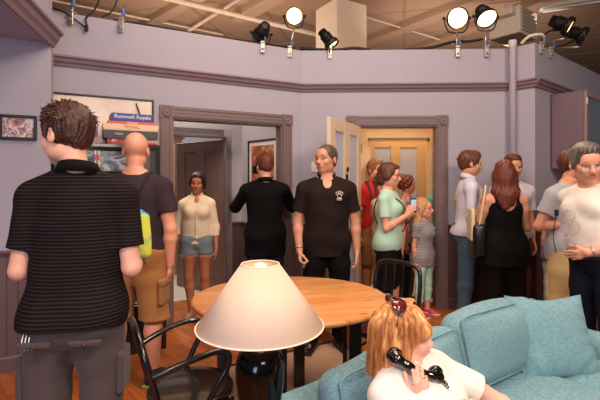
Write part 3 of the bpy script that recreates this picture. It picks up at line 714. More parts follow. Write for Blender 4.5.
class Rig:
    """joint positions of a posed person, in the person's own frame (facing -Y, left hand at +X)"""
    def __init__(r, h=1.75, sex='m', pitch=0, twist=0, roll=0, head=(0, 0, 0), armL=None, armR=None, legL=None, legR=None, wide=1.0, belly=0.0, headk=1.0, seat=None, neck=1.0, hoff=(0, 0, 0)):
        s = r.s = h/1.75; r.sex = sex; r.wide = wide; r.belly = belly; r.hk = s*headk*1.05
        legs = {'L': legL or ((.05, 0, -1), (.0, .02, -1), 8), 'R': legR or ((-.05, 0, -1), (.0, .02, -1), -8)}
        hj = .088 if sex == 'm' else .085
        dz = []
        for k in 'LR':
            t, c, fy = legs[k]; dz.append(-(unit(t)[2]*.43+unit(c)[2]*.405)*s+.08*s)
        hz = max(dz) if seat is None else seat
        r.hip = V3((0, 0, hz)); r.TR = rotm(twist, pitch, roll); r.ankle = {}; r.knee = {}; r.hj = {}; r.fy = {}
        for k, sg in (('L', 1), ('R', -1)):
            t, c, fy = legs[k]; a = r.hip+V3((sg*hj*s, 0, 0)); r.hj[k] = a; r.knee[k] = a+unit(t)*.43*s; r.ankle[k] = r.knee[k]+unit(c)*.405*s; r.fy[k] = fy
        secs = SEC_M if sex == 'm' else SEC_F
        r.secs = []
        for z, cy, rx, ry in secs:
            b = belly*math.exp(-((z-.14)/.13)**2); wk = wide
            r.secs.append((z*s, (cy-b*.5)*s, (rx*wk+b*.45)*s, (ry*(.5+.5*wk)+b*.55)*s))
        sw = (.178 if sex == 'm' else .155)*(.6+.4*wide); r.sw = sw
        r.sh = {'L': r.T((sw, .008, .428)), 'R': r.T((-sw, .008, .428))}
        arms = {'L': armL or {}, 'R': armR or {}}; r.el = {}; r.wr = {}; r.hand = {}; r.shd = {}
        for k, sg in (('L', 1), ('R', -1)):
            A = arms[k]; u = unit(A.get('u', (sg*.12, .05, -1))); f = unit(A.get('f', (sg*.05, -.12, -1))); hd = unit(A.get('h', f)); n = V3(A.get('n', (-sg, 0, 0)))
            r.el[k] = r.sh[k]+u*.285*s; r.wr[k] = r.el[k]+f*.25*s; n = unit(n-hd*n.dot(hd)); t = np.cross(hd, n)*(-sg); r.hand[k] = (hd, n, t, A.get('curl', 22), A.get('thumb', 0), A.get('sp', 1.0))
        r.N0 = r.T((0, .018, .515)); hy, hp, hr = head; r.HR = rotm(hy, hp, hr)
        nk = rotm(hy*.3, (pitch+hp)*.5, (hr+roll)*.5); r.HC = r.N0+nk@V3((0, -.012, .158*neck))*s+V3(hoff)
    def T(r, p): return r.hip+r.TR@(V3(p)*r.s)
    def H(r, p): return r.HC+r.HR@(V3(p)*r.hk)
    def palm(r, k, along=.085, out=.03):
        hd, n, t = r.hand[k][:3]; return r.wr[k]+(hd*along+n*out)*r.s

def hand_ops(sd, r, k, slim=1.0):
    s = r.s*slim; w = r.wr[k]; d, n, t, curl, th, sp = r.hand[k]
    sd.cone(w+d*.012*s, w+d*.055*s+t*.010*s, .022*s, .021*s, .015, ell=(n, .62)); sd.cone(w+d*.015*s, w+d*.06*s-t*.016*s, .020*s, .019*s, .015, ell=(n, .62)); sd.cone(w+d*.05*s+t*.018*s, w+d*.078*s+t*.020*s, .014*s, .0115*s, .012); sd.cone(w+d*.05*s-t*.02*s, w+d*.074*s-t*.022*s, .013*s, .0105*s, .012)
    L = [.078, .088, .082, .064]; off = [.028, .0095, -.0095, -.027]; bs = [.080, .085, .082, .074]; rad = [.0088, .0092, .0088, .0077]
    for i in range(4):
        a = w+d*bs[i]*s+t*off[i]*s*1.02; ang = 0; p = a; rr = rad[i]*s
        fan = t*(off[i]*2.2*sp)
        for j, (fl, cu) in enumerate(((.50, curl*.8), (.29, curl*1.25), (.21, curl*.8))):
            ang += math.radians(cu+(i*2 if curl > 10 else 0)); dd = unit(d*math.cos(ang)+n*math.sin(ang)+fan); q = p+dd*L[i]*fl*s
            sd.cone(p, q, rr*(1.0-.08*j), rr*(.93-.08*j), .004); p = q
    a = w+d*.018*s+t*.020*s; c1 = math.radians(th); d1 = unit(d*.75+t*(.65-.5*math.sin(c1))+n*(.25+.7*math.sin(c1))); b = a+d1*.042*s; d2 = unit(d*.9+t*(.30-.5*math.sin(c1))+n*(.2+.6*math.sin(c1))); c = b+d2*.033*s; d3 = unit(d2+n*.2); e = c+d3*.024*s
    sd.cone(a, b, .0155*s, .0115*s, .012); sd.cone(b, c, .0108*s, .0098*s, .004); sd.cone(c, e, .0096*s, .008*s, .004)

def head_ops(sd, r, sex):
    H = r.H; M = r.HR; k = r.hk; f = 1.0 if sex == 'm' else .95
    def b(c, rad, kk=.02, mode='u', m=None): sd.ball(H(c), V3(rad)*k, kk*k, mode, M if m is None else M@m)
    b((0, .014, .036), (.0745, .095, .086)); b((0, -.030, -.028), (.060*f, .064, .078), .03); b((0, -.058, -.088), (.027*f, .026, .020), .025)
    for sg in (-1, 1):
        b((sg*.040*f, -.012, -.062), (.022, .040, .026), .025); b((sg*.040, -.062, -.022), (.022, .022, .020), .02)
        b((sg*.031, -.090, .002), (.0155, .012, .0115), .012, 'c')
        m = np.array(Matrix.Rotation(math.radians(sg*18), 3, 'Z')@Matrix.Rotation(math.radians(-10), 3, 'X'))
        b((sg*.0775, .012, -.004), (.009, .018, .031), .006, 'u', m); b((sg*.085, .006, .002), (.006, .010, .016), .005, 'c', m)
        sd.ball(H((sg*.0105, -.104, -.030)), .0085*k, .008)
        sd.cone(H((sg*.016, -.086, .020)), H((sg*.048, -.074, .019)), .0085*k*(1.15 if sex == 'm' else .8), .006*k, .012)
    b((0, -.078, .045), (.046, .022, .034), .03)
    sd.cone(H((0, -.086, .012)), H((0, -.113, -.027)), .0075*k, .0115*k, .012)
    b((0, -.088, -.054), (.026, .012, .018), .015)
    b((0, -.104, -.074), (.018, .007, .004), .008, 'c')

def body(r, name, m, h, parent, hand_slim=1.0):
    s = r.s; sd = SDF(); male = r.sex == 'm'; T = r.T
    sd.trunk(r.hip, r.TR, r.secs, .03)
    for k, sg in (('L', 1), ('R', -1)):
        sd.ball(T((sg*.070, .045, -.055)), .082*s, .06)
        sd.cone(T((sg*.08, .0, .445)), r.sh[k], .055*s, .049*s if male else .043*s, .04); sd.cone(T((sg*.02, .02, .505)), T((sg*(r.sw-.045), .012, .460)), .033*s, .034*s, .03)
        if male: sd.ball(T((sg*.075, -.08, .37)), V3((.075, .035, .055))*s, .03, M=r.TR)
        else: sd.ball(T((sg*.066, -.088, .335)), .056*s, .03)
        a = 1.0 if male else .83; a *= (.6+.4*r.wide); u = r.el[k]-r.sh[k]; fo = r.wr[k]-r.el[k]
        sd.chain([r.sh[k], r.sh[k]+u*.35, r.el[k]], [.048*s*a, .048*s*a, .039*s*a], .025)
        sd.chain([r.el[k], r.el[k]+fo*.28, r.wr[k]], [.039*s*a, .042*s*a, .0265*s*a], .015)
        hand_ops(sd, r, k, hand_slim*(1 if male else .93))
        lg = (.6+.4*r.wide); th = r.knee[k]-r.hj[k]; c = r.ankle[k]-r.knee[k]
        sd.chain([r.hj[k]+V3((0, 0, -.01)), r.hj[k]+th*.45, r.knee[k]], [.088*s*lg, .076*s*lg, .053*s*lg], .03)
        sd.chain([r.knee[k], r.knee[k]+c*.3+V3((0, .012*s, 0)), r.ankle[k]], [.053*s*lg, .056*s*lg, .036*s*lg], .02)
        F = rotm(r.fy[k]); an = r.ankle[k]; ft = lambda p: an+F@(V3(p)*s)
        sd.cone(ft((0, .035, -.04)), ft((0, -.09, -.05)), .034*s, .030*s, .02); sd.cone(ft((0, -.08, -.052)), ft((0, -.15, -.058)), .034*s, .020*s, .02, ell=((0, 0, 1), .7))
    nr = (.047 if male else .039)*s*(.7+.3*r.wide)
    sd.cone(T((0, .022, .49)), r.H((0, .026, -.06)), nr*1.1, nr, .03)
    head_ops(sd, r, r.sex)
    return sdf_obj(sd, h, name, m, parent)

def face_parts(r, P, hairm, lipc, iris, brow=1.0, h=1):
    for sg in (-1, 1):
        e = MB(); e.lathe([(.0001, -.0125)]+[(.0125*math.sin(a), -.0125*math.cos(a)) for a in [PI*i/10 for i in range(1, 10)]]+[(.0001, .0125)], 16)
        o = e.build('eye', eye_mat(iris), P); o.location = r.H((sg*.031, -.0735, .002)); o.rotation_euler = Matrix(r.HR).to_euler(); o.scale = (r.hk,)*3
        if brow: 
            y = .022; pts = [r.H((sg*a, -b, c)) for a, b, c in ((.012, .0965, y), (.028, .0955, y+.006), (.042, .086, y+.004), (.052, .075, y-.003))]
            MB().tube(spline(pts, 4), [.0036*brow*r.hk]*4+[.004*brow*r.hk]*4+[.003*brow*r.hk]*4+[.0012*r.hk], 6).build('eyebrow', hairm, P)
        pts = [r.H((sg*a, -b, c)) for a, b, c in ((.018, .0835, .006), (.031, .0885, .0115), (.045, .077, .006))]
        MB().tube(spline(pts, 4), .0024*r.hk, 5).build('eyelashes', mat('lash', rgb(30, 20, 18), .7), P)
    lm = mat('lips_%d_%d' % (int(lipc[0]*999), int(lipc[1]*999)), lipc, .35)
    lp = MB()
    for dz, rr, bow in ((-.0505, .0036, .0015), (-.0585, .0044, -.002)):
        pts = [r.H((x*.001, -(.1035 if abs(x) < 10 else .101 if abs(x) < 18 else .093), dz+(bow if abs(x) < 10 else 0)+(-.001 if abs(x) > 20 else 0))) for x in (-24, -15, -6, 0, 6, 15, 24)]
        sp = spline(pts, 3); n = len(sp); lp.tube(sp, [rr*r.hk*(.35+.65*math.sin(PI*i/(n-1))) for i in range(n)], 8)
    lp.build('lips', lm, P)

def hair(r, P, m, kind, h=.005, vol=1.0, seed=0.0):
    H = r.H; M = r.HR; k = r.hk; sd = SDF()
    HI = M.T/k; C = r.HC
    def hf(x, y, z):
        x = x-C[0]; y = y-C[1]; z = z-C[2]
        return (HI[0, 0]*x+HI[0, 1]*y+HI[0, 2]*z, HI[1, 0]*x+HI[1, 1]*y+HI[1, 2]*z, HI[2, 0]*x+HI[2, 1]*y+HI[2, 2]*z)
    v = .010*vol
    def b(c, rad, kk=.02, mode='u'): sd.ball(H(c), V3(rad)*k, kk*k, mode, M)
    def cz(a, bb, ra, rb, kk=.02, ell=None): sd.cone(H(a), H(bb), ra*k, rb*k, kk*k, ell=ell)
    if kind in ('short', 'buzz', 'crop'):
        if kind == 'buzz': v = .0035
        b((0, .016, .038), (.0755+v, .096+v, .087+v*1.3))
        if kind != 'buzz': b((0, -.045, .095), (.055, .045, .030+v), .03)
        b((0, .070, -.02), (.046+v*.5, .027+v*.5, .045), .02)
        if kind != 'buzz':
            for sg in (-1, 1): b((sg*.072, -.012, .01), (.010+v*.5, .018, .030), .015)
        sd.cut(lambda x, y, z: (lambda a, bb, c: -(c+.028+.75*np.minimum(bb, .06)+.0*a)*.75*k)(*hf(x, y, z)))
        b((0, -.118, .0 if kind != 'buzz' else .018), (.066, .066, .074 if kind != 'buzz' else .080), .008, 'c')
        for sg in (-1, 1): b((sg*.088, .008, -.008), (.02, .022, .033), .006, 'c')
    elif kind in ('long', 'bob', 'tied', 'bun'):
        b((0, .016, .040), (.0765+v*.8, .097+v*.8, .087+v))
        if kind == 'tied': b((0, -.052, .086), (.052, .044, .032), .02)
        b((0, .06, -.03), (.062+v, .05+v, .075), .03)
        for sg in (-1, 1):
            b((sg*.074, .005, -.005), (.016+v*.5, .038, .045), .02)
        if kind == 'long':
            for sg in (-1, 1):
                cz((sg*.068, .025, .0), (sg*.078, .045, -.16), .034, .038, .04); cz((sg*.078, .045, -.16), (sg*.05, .065, -.27), .038, .022, .04)
            cz((0, .075, -.02), (0, .085, -.20), .055, .05, .05, ell=(M[:, 1], .7)); cz((0, .085, -.20), (.01, .09, -.30), .05, .03, .05, ell=(M[:, 1], .7))
        if kind == 'bob':
            for sg in (-1, 1): cz((sg*.070, .0, .0), (sg*.072, .01, -.07), .026, .024, .03)
            b((0, .06, -.055), (.082, .05, .06), .03)
        if kind == 'tied':
            cz((0, .105, -.005), (0, .125, -.06), .026, .030, .02); cz((0, .125, -.06), (.0, .115, -.20), .030, .012, .03)
        b((0, -.112, -.012), (.060, .068, .086), .012, 'c')
    elif kind == 'curly':
        for i in range(46):
            a = i*2.399; zz = .115-.17*((i+.5)/46); rr = math.sqrt(max(.0, 1-((zz-.03)/.1)**2)); p = (math.sin(a)*.075*rr, .02+math.cos(a)*.092*rr, zz)
            if p[1] < -.05 and p[2] < .06: continue
            b(p, (.026, .026, .026), .012)
        b((0, .02, .04), (.08, .098, .09)); b((0, -.112, -.012), (.056, .058, .078), .01, 'c')
    def nz(x, y, z):
        a, bb, c = hf(x, y, z); th = np.arctan2(a, bb+.001)
        return (.0012*vol*np.sin(th*41+9*np.sin(c*24+seed)+seed)+.0013*vol*np.sin(th*15+c*34+seed*3+4*np.sin(bb*25))+.0009*np.sin(a*310+3*np.sin(c*60))*np.sin(bb*270+c*190))*k
    if kind != 'buzz': sd.cut(nz, mode='n')
    return sdf_obj(sd, h, 'hair', m, P, relax=0 if kind != 'buzz' else 1)

def tufts(r, P, m, n=150, seed=1, ln=.022):
    rg = random.Random(seed); mb = MB()
    for i in range(n):
        th = rg.uniform(-PI, PI); el = math.asin(rg.uniform(.05, 1)); c = np.array([math.cos(el)*math.sin(th), math.cos(el)*math.cos(th), math.sin(el)])
        if c[1] < -.5 and c[2] < .6: continue
        p = V3((0, .016, .038))+c*V3((.082, .103, .096)); tan = unit(np.array([rg.uniform(-.5, .5)+c[0]*.3, -.35+rg.uniform(-.6, .6), -.35*(1-c[2])+rg.uniform(-.2, .3)])); L = rg.uniform(.5, 1.0)*ln
        a = p-c*.006; b = p+tan*L*.6+c*L*.20; d = p+tan*L*1.15+c*L*rg.uniform(.15, .55); mb.tube([r.H(a), r.H(b), r.H(d)], [.0046*r.hk, .0034*r.hk, .0006], 6)
    return mb.build('hair_tufts', m, P)
def hair_mat(name, c, c2=None):
    if name in MATS: return MATS[name]
    c2 = c2 or tuple(min(1, v*2.0) for v in c[:3])+(1,)
    m = bpy.data.materials.new(name); m.use_nodes = True; nt = m.node_tree; N = nt.nodes; L = nt.links; P = N['Principled BSDF']
    tc = N.new('ShaderNodeTexCoord'); mp = N.new('ShaderNodeMapping'); mp.inputs['Scale'].default_value = (1, 1, .18); L.new(tc.outputs['Object'], mp.inputs[0])
    n = N.new('ShaderNodeTexNoise'); n.inputs['Scale'].default_value = 110; n.inputs['Detail'].default_value = 3; L.new(mp.outputs[0], n.inputs[0])
    cr = N.new('ShaderNodeValToRGB'); cr.color_ramp.elements[0].position = .35; cr.color_ramp.elements[1].position = .68; cr.color_ramp.elements[0].color = c; cr.color_ramp.elements[1].color = c2
    L.new(n.outputs[0], cr.inputs[0]); L.new(cr.outputs[0], P.inputs['Base Color']); P.inputs['Roughness'].default_value = .52
    b = N.new('ShaderNodeBump'); b.inputs['Strength'].default_value = .5; b.inputs['Distance'].default_value = .004; L.new(n.outputs[0], b.inputs['Height']); L.new(b.outputs[0], P.inputs['Normal'])
    MATS[name] = m; return m

def fabric(name, c, rough=.85, noise=.06, bump=.15, sheen=.1):
    dark = max(c[:3]) < .06
    return mat('cloth_'+name, c, rough, noise=noise, nscale=14, bump=bump, bscale=300, sheen=0 if dark else sheen, spec=.15 if dark else None)

def top(r, P, m, name='shirt', ease=.016, hem=-.10, sleeve=.5, sl_ease=.02, boxy=.0, z1=.508, h=.0065, fold=.004, vneck=0, hem_flare=0.0, seed=0.0, open_front=0, tank=False):
    ease *= .62; sl_ease *= .72; s = r.s; sd = SDF(); male = r.sex == 'm'; T = r.T; a = (1.0 if male else .83)*(.6+.4*r.wide)
    secs = []
    for z, cy, rx, ry in r.secs:
        zz = z/s; bx = boxy*s if zz < .34 else 0
        fl = hem_flare*max(0, (.05-zz)/.15)*s if zz < .05 else 0
        secs.append((z, cy, max(rx, bx*1.0)+fl, max(ry, bx*.68)+fl*.7))
    if hem < -.09: secs = [(hem*s-.01,)+tuple(secs[1][1:])]+[q for q in secs if q[0] > -.06*s]
    sd.trunk(r.hip, r.TR, secs, .03, ease, z0=hem*s, z1=(z1 if not tank else .40)*s)
    for k, sg in (('L', 1), ('R', -1)):
        if male: sd.ball(T((sg*.075, -.08, .37)), V3((.075, .035, .055))*s+ease, .03, M=r.TR)
        else: sd.ball(T((sg*.066, -.088, .335)), .047*s+ease*.8, .06)
        if tank:
            sd.chain([T((sg*.085, -.075, .40)), T((sg*.10, -.02, .485)), T((sg*.098, .05, .47)), T((sg*.085, .095, .38))], [.022*s]*4, .02); continue
        sd.cone(T((sg*.08, .0, .445)), r.sh[k], .058*s+ease, (.052 if male else .043)*s+ease, .04); sd.cone(T((sg*.03, .02, .500)), T((sg*(r.sw-.045), .012, .460)), .033*s+ease+.005, .034*s+ease+.004, .03)
        u = r.el[k]-r.sh[k]; fo = r.wr[k]-r.el[k]
        if sleeve > 0:
            f1 = min(sleeve, 1.0); e = sl_ease
            sd.cone(r.sh[k], r.sh[k]+u*f1, .049*s*a+ease, (.053-.012*f1)*s*a+e, .03, flat_b=sleeve < 1)
            if sleeve > 1:
                f2 = sleeve-1; sd.cone(r.el[k], r.el[k]+fo*f2, .041*s*a+e, (.040-.010*f2)*s*a+e*.9, .02, flat_b=True)
    if hem < -.03:
        for k, sg in (('L', 1), ('R', -1)): sd.ball(T((sg*.070, .045, -.055)), .082*s+ease+.014, .06); sd.ball(r.hj[k], .088*s*(.6+.4*r.wide)+ease+.010, .05)
        TR, hp_, zc = r.TR, r.hip, hem*s; sd.cut(lambda x, y, z: zc-(TR[0, 2]*(x-hp_[0])+TR[1, 2]*(y-hp_[1])+TR[2, 2]*(z-hp_[2])))
    if vneck: sd.ball(T((0, -.10, .495)), V3((.055, .10, .085))*s*vneck, .01, 'c')
    if tank:
        sd.ball(T((0, .14, .42)), V3((.085, .09, .10))*s, .01, 'c'); sd.ball(T((0, -.14, .44)), V3((.075, .08, .09))*s, .01, 'c')
        for sg in (-1, 1): sd.ball(T((sg*.185, .0, .43)), V3((.055, .14, .085))*s, .01, 'c')
    if fold: sd.cut(wob(fold, 26, 17, 31, seed), mode='n')
    return sdf_obj(sd, h, name, m, P)

def bottom(r, P, m, name='trousers', ease=.012, length=2.0, hem_ease=.02, z1=.06, h=.007, fold=.004, seed=1.0):
    s = r.s; sd = SDF(); lg = (.6+.4*r.wide); T = r.T
    sd.trunk(r.hip, r.TR, r.secs, .03, ease, z0=-.08*s, z1=z1*s)
    for k, sg in (('L', 1), ('R', -1)):
        sd.ball(T((sg*.070, .045, -.055)), .082*s+ease, .06)
        th = r.knee[k]-r.hj[k]; c = r.ankle[k]-r.knee[k]; f = min(length, 1.0)
        e = lambda t: ease+(hem_ease-ease)*t
        if length >= 1:
            sd.chain([r.hj[k]+V3((0, 0, -.01)), r.hj[k]+th*.45, r.knee[k]], [.088*s*lg+ease, .076*s*lg+e(.3), .055*s*lg+e(.6)], .03)
            f2 = length-1
            if f2 > .02:
                if f2 < .35: sd.cone(r.knee[k], r.knee[k]+c*f2, .055*s*lg+e(.6), .056*s*lg+hem_ease, .02, flat_b=True)
                else:
                    sd.cone(r.knee[k], r.knee[k]+c*.3, .055*s*lg+e(.6), .056*s*lg+e(.6), .02); sd.cone(r.knee[k]+c*.3, r.knee[k]+c*f2, .056*s*lg+e(.6), (.058-.02*f2)*s*lg+hem_ease, .02, flat_b=True)
        else: sd.cone(r.hj[k]+V3((0, 0, -.01)), r.hj[k]+th*f, .088*s*lg+ease, (.088-.033*f)*s*lg+hem_ease, .03, flat_b=True)
    if fold: sd.cut(wob(fold, 23, 19, 27, seed), mode='n')
    return sdf_obj(sd, h, name, m, P)

def belt(r, P, m, z=.055, ease=.024, buckle=True):
    s = r.s; sd = SDF(); sd.trunk(r.hip, r.TR, r.secs, .01, ease, z0=(z-.018)*s, z1=(z+.018)*s); o = sdf_obj(sd, .006, 'belt', m, P, relax=0)
    return o
def shoes(r, P, m, sole=None, h=.006, low=False, boot=0, strap=False):
    s = r.s
    for k in 'LR':
        F = rotm(r.fy[k]); an = r.ankle[k]; ft = lambda p: an+F@(V3(p)*s); sd = SDF()
        if strap:
            sd.rbox(ft((0, -.055, -.073)), V3((.040, .125, .007))*s, .006*s, .01, M=F); sd.chain([ft((.042, -.10, -.07)), ft((.02, -.105, -.028)), ft((-.02, -.105, -.028)), ft((-.042, -.10, -.07))], [.008*s]*4, .01)
            sd.chain([ft((.0, -.14, -.045)), ft((0, -.10, -.026))], [.006*s, .008*s], .01)
            sd.chain([ft((.040, .03, -.07)), ft((.038, -.01, -.01)), ft((0, -.035, .0)), ft((-.038, -.01, -.01)), ft((-.040, .03, -.07))], [.006*s]*5, .01)
        else:
            sd.cone(ft((0, .035, -.036)), ft((0, -.085, -.046)), .042*s, .038*s, .03); sd.cone(ft((0, -.08, -.05)), ft((0, -.165, -.060)), .042*s, .022*s, .03, ell=((0, 0, 1), .72))
            if not low: sd.cone(ft((0, .012, -.04)), an+unit(r.knee[k]-an)*(.03+boot)*s, .042*s, (.046+boot*.1)*s, .03, flat_b=True)
            zc = an[2]-.0795*s; sd.cut(lambda x, y, z, zc=zc: (zc+.002-z)+0*x+0*y)
        o = sdf_obj(sd, h, 'shoe' if not strap else 'sandal', m, P)
        if not strap:
            sl = SDF(); sl.rbox(ft((0, -.060, -.0735)), V3((.043, .138, .009))*s, .008*s, .01, M=F); sdf_obj(sl, h, 'sole', sole or m, o)
def collar(r, P, m, name='collar', up=.05, gap=.5, rad=(.073, .068), z=.520, lean=.016, th=.004):
    """folded collar band round the neck, open at the throat"""
    mb = MB(); n = 28; vs = []; T = r.T; gp = gap
    for i in range(n+1):
        a = -PI/2+gp+(2*PI-2*gp)*i/n; ca, sa = math.cos(a), math.sin(a); fr = max(0, -sa)
        for (rr, zz) in ((1.24, -.012-.006*fr), (1.0, up*(1-.35*fr)), (1.0-.07, up*(1-.35*fr)), (1.05, -.004-.012*fr)):
            vs.append(T((ca*rad[0]*rr*1.0, sa*rad[1]*rr+lean-(.012*fr), z+zz-.012*fr+.012*max(0, sa))))
    fs = []
    for i in range(n):
        for j in range(4): fs.append((i*4+j, (i+1)*4+j, (i+1)*4+(j+1) % 4, i*4+(j+1) % 4))
    fs += [(0, 1, 2, 3), (n*4+3, n*4+2, n*4+1, n*4)]
    return mb.add(vs, fs, True).build(name, m, P)
def glasses(r, P, m, lens, name='glasses', up=0.0, back=0.0, size=1.0, tilt=0, shape='oval', wrap=0):
    """spectacles on the nose, or pushed up on the hair (up, back, tilt)"""
    root = None; R = rotm(0, tilt)
    def G(p): q = R@V3((p[0], p[1]+wrap*p[0]**2*(1 if p[1] < .02 else 0), p[2])); return r.H((q[0], q[1]-.098+back, q[2]+.002+up))
    mb = MB(); lb = MB()
    for sg in (-1, 1):
        pts = []; n = 20
        for i in range(n):
            a = 2*PI*i/n; pts.append(G((sg*.033+.0255*size*math.cos(a), .006*abs(math.cos(a))*(1 if sg*math.cos(a) > 0 else .2), -.003+.0185*size*math.sin(a)*(1.0 if shape == 'oval' else 1.12))))
        mb.tube(pts, .0016*size, 6, closed=True); lb.add([G((sg*.033, .001, -.003))]+pts, [(0, 1+i, 1+(i+1) % n) for i in range(n)], True)
        mb.tube(spline([G((sg*.057*size**.5, .005, .0)), G((sg*.074, .025, .004)), G((sg*.079, .09, .004)), G((sg*.078, .112, -.012))], 5), .0016*size, 6)
    mb.tube(spline([G((-.010, 0, .002)), G((0, -.003, .006)), G((.010, 0, .002))], 4), .0016*size, 6)
    o = mb.build(name, m, P); l = lb.build('lens', lens, o)
    md = l.modifiers.new('solid', 'SOLIDIFY'); md.thickness = .0015; return o

def clear_lens():
    if 'lens_clear' in MATS: return MATS['lens_clear']
    m = bpy.data.materials.new('lens_clear'); m.use_nodes = True; nt = m.node_tree; N = nt.nodes; P = N['Principled BSDF']; P.inputs['Base Color'].default_value = (.9, .95, .95, 1); P.inputs['Roughness'].default_value = .03
    tr = N.new('ShaderNodeBsdfTransparent'); mx = N.new('ShaderNodeMixShader'); mx.inputs[0].default_value = .07; nt.links.new(tr.outputs[0], mx.inputs[1]); nt.links.new(P.outputs[0], mx.inputs[2]); nt.links.new(mx.outputs[0], N['Material Output'].inputs[0]); MATS['lens_clear'] = m; return m
def place(P, p):   # person frame -> world
    c, s_ = math.cos(P.rotation_euler.z), math.sin(P.rotation_euler.z); L = P.location
    return Vector((L.x+c*p[0]-s_*p[1], L.y+s_*p[0]+c*p[1], L.z+p[2]))
def wdir(P, p): return Matrix.Rotation(P.rotation_euler.z, 3, 'Z')@Vector(p)
def person(label, loc, face, group=None): return thing('person', label, 'person', (loc[0], loc[1], loc[2] if len(loc) > 2 else 0), math.radians(face), group)

# ------------------------------------------------------------------ skin, hair and cloth colours
SK_L = skin('fair', rgb(224, 168, 142)); SK_M = skin('warm', rgb(206, 146, 116)); SK_D = skin('tan', rgb(176, 112, 82)); SK_R = skin('rosy', rgb(226, 160, 134))
H_BRN = hair_mat('hair_brown', rgb(52, 24, 14), rgb(112, 58, 32)); H_DK = hair_mat('hair_dark', rgb(14, 9, 8), rgb(34, 22, 18)); H_STB = hair_mat('hair_stubble', rgb(58, 46, 40), rgb(96, 80, 70)); H_RED = hair_mat('hair_auburn', rgb(62, 24, 14), rgb(124, 54, 30)); H_GRY = hair_mat('hair_grey', rgb(62, 54, 50), rgb(128, 118, 110)); H_LB = hair_mat('hair_light_brown', rgb(96, 60, 36), rgb(160, 112, 70)); H_BLD = hair_mat('hair_child_blond', rgb(160, 112, 66), rgb(216, 170, 110))
LIP = rgb(188, 96, 88); LIPM = rgb(178, 108, 92); I_BR = rgb(60, 34, 18); I_BL = rgb(70, 92, 110)
C_BLACK = fabric('black', rgb(13, 11, 12), .85); C_NAVY = fabric('navy', rgb(24, 28, 40), .85); C_WHITE = fabric('white', rgb(232, 224, 216)); C_KHAKI = fabric('khaki', rgb(176, 130, 78)); C_JEAN = mat('cloth_jeans', rgb(66, 88, 112), .85, noise=.35, nscale=5, bump=.2, bscale=400)
RUB = mat('rubber_sole', rgb(40, 36, 34), .7); LEA = mat('black_leather', rgb(22, 17, 15), .35, coat=.2)
# ------------------------------------------------------------------ rug
mb = MB(); e0 = Vector((-.98, 3.09)); dr = Vector((.86, .51)).normalized(); nr = Vector((dr.y, -dr.x)); L1 = 1.52; L2 = 3.0
slab(mb, e0, e0+dr*L1, 0, .008, 0, 3.0)
t = thing('rug', 'pale beige woven rug with a dark bound edge under the round table', 'rug')
o = mb.build('pile', mat('rug_beige', rgb(196, 160, 132), .95, noise=.14, nscale=16, bump=.4, bscale=260), t)
mb = MB(); slab(mb, e0, e0+dr*L1, 0, .013, -.022, .005); slab(mb, e0+dr*(L1-.003), e0+dr*(L1+.025), 0, .013, 0, 3.0); slab(mb, e0+dr*(-.025), e0+dr*.003, 0, .013, 0, 3.0); mb.build('binding', mat('rug_edge', rgb(52, 34, 30), .9), t)

# ------------------------------------------------------------------ oval pine table
def pine():
    m = bpy.data.materials.new('pine'); m.use_nodes = True; nt = m.node_tree; N = nt.nodes; L = nt.links; P = N['Principled BSDF']
    tc = N.new('ShaderNodeTexCoord'); mp = N.new('ShaderNodeMapping'); mp.inputs['Rotation'].default_value = (0, 0, math.radians(-14)); L.new(tc.outputs['Object'], mp.inputs[0])
    br = N.new('ShaderNodeTexBrick'); br.inputs['Scale'].default_value = 1; br.inputs['Brick Width'].default_value = 3; br.inputs['Row Height'].default_value = .105; br.inputs['Mortar Size'].default_value = .0008
    br.inputs['Color1'].default_value = rgb(232, 172, 108); br.inputs['Color2'].default_value = rgb(216, 150, 88); br.inputs['Mortar'].default_value = rgb(150, 92, 50); L.new(mp.outputs[0], br.inputs[0])
    m2 = N.new('ShaderNodeMapping'); m2.inputs['Scale'].default_value = (1.5, 22, 1); L.new(mp.outputs[0], m2.inputs[0]); n = N.new('ShaderNodeTexNoise'); n.inputs['Scale'].default_value = 2; n.inputs['Detail'].default_value = 5; n.inputs['Distortion'].default_value = .6; L.new(m2.outputs[0], n.inputs[0])
    cr = N.new('ShaderNodeValToRGB'); cr.color_ramp.elements[0].position = .3; cr.color_ramp.elements[0].color = rgb(226, 190, 160); cr.color_ramp.elements[1].position = .65; L.new(n.outputs[0], cr.inputs[0])
    mx = N.new('ShaderNodeMix'); mx.data_type = 'RGBA'; mx.blend_type = 'MULTIPLY'; mx.inputs[0].default_value = .8; L.new(br.outputs[0], mx.inputs[6]); L.new(cr.outputs[0], mx.inputs[7])
    vo = N.new('ShaderNodeTexVoronoi'); vo.inputs['Scale'].default_value = 1; m3 = N.new('ShaderNodeMapping'); m3.inputs['Scale'].default_value = (4.2, 8.0, 1); L.new(mp.outputs[0], m3.inputs[0]); L.new(m3.outputs[0], vo.inputs[0])
    c3 = N.new('ShaderNodeValToRGB'); c3.color_ramp.elements[0].position = .08; c3.color_ramp.elements[0].color = (1, 1, 1, 1); c3.color_ramp.elements[1].position = .17; c3.color_ramp.elements[1].color = (0, 0, 0, 1); L.new(vo.outputs['Distance'], c3.inputs[0])
    m4 = N.new('ShaderNodeMix'); m4.data_type = 'RGBA'; L.new(c3.outputs[0], m4.inputs[0]); L.new(mx.outputs[2], m4.inputs[6]); m4.inputs[7].default_value = rgb(150, 84, 40); L.new(m4.outputs[2], P.inputs['Base Color'])
    P.inputs['Roughness'].default_value = .42; P.inputs['Coat Weight'].default_value = .25; P.inputs['Coat Roughness'].default_value = .25
    return m
t = thing('dining_table', 'oval pine-topped table with black legs in the middle of the room', 'table', (-.063, 2.70, .008))
prof = [(0.0001, .0), (.93, .0), (.985, .006), (1.0, .018), (1.0, .026), (.992, .036), (.975, .040), (.0001, .040)]
mb = MB(); vs = []; seg = 72
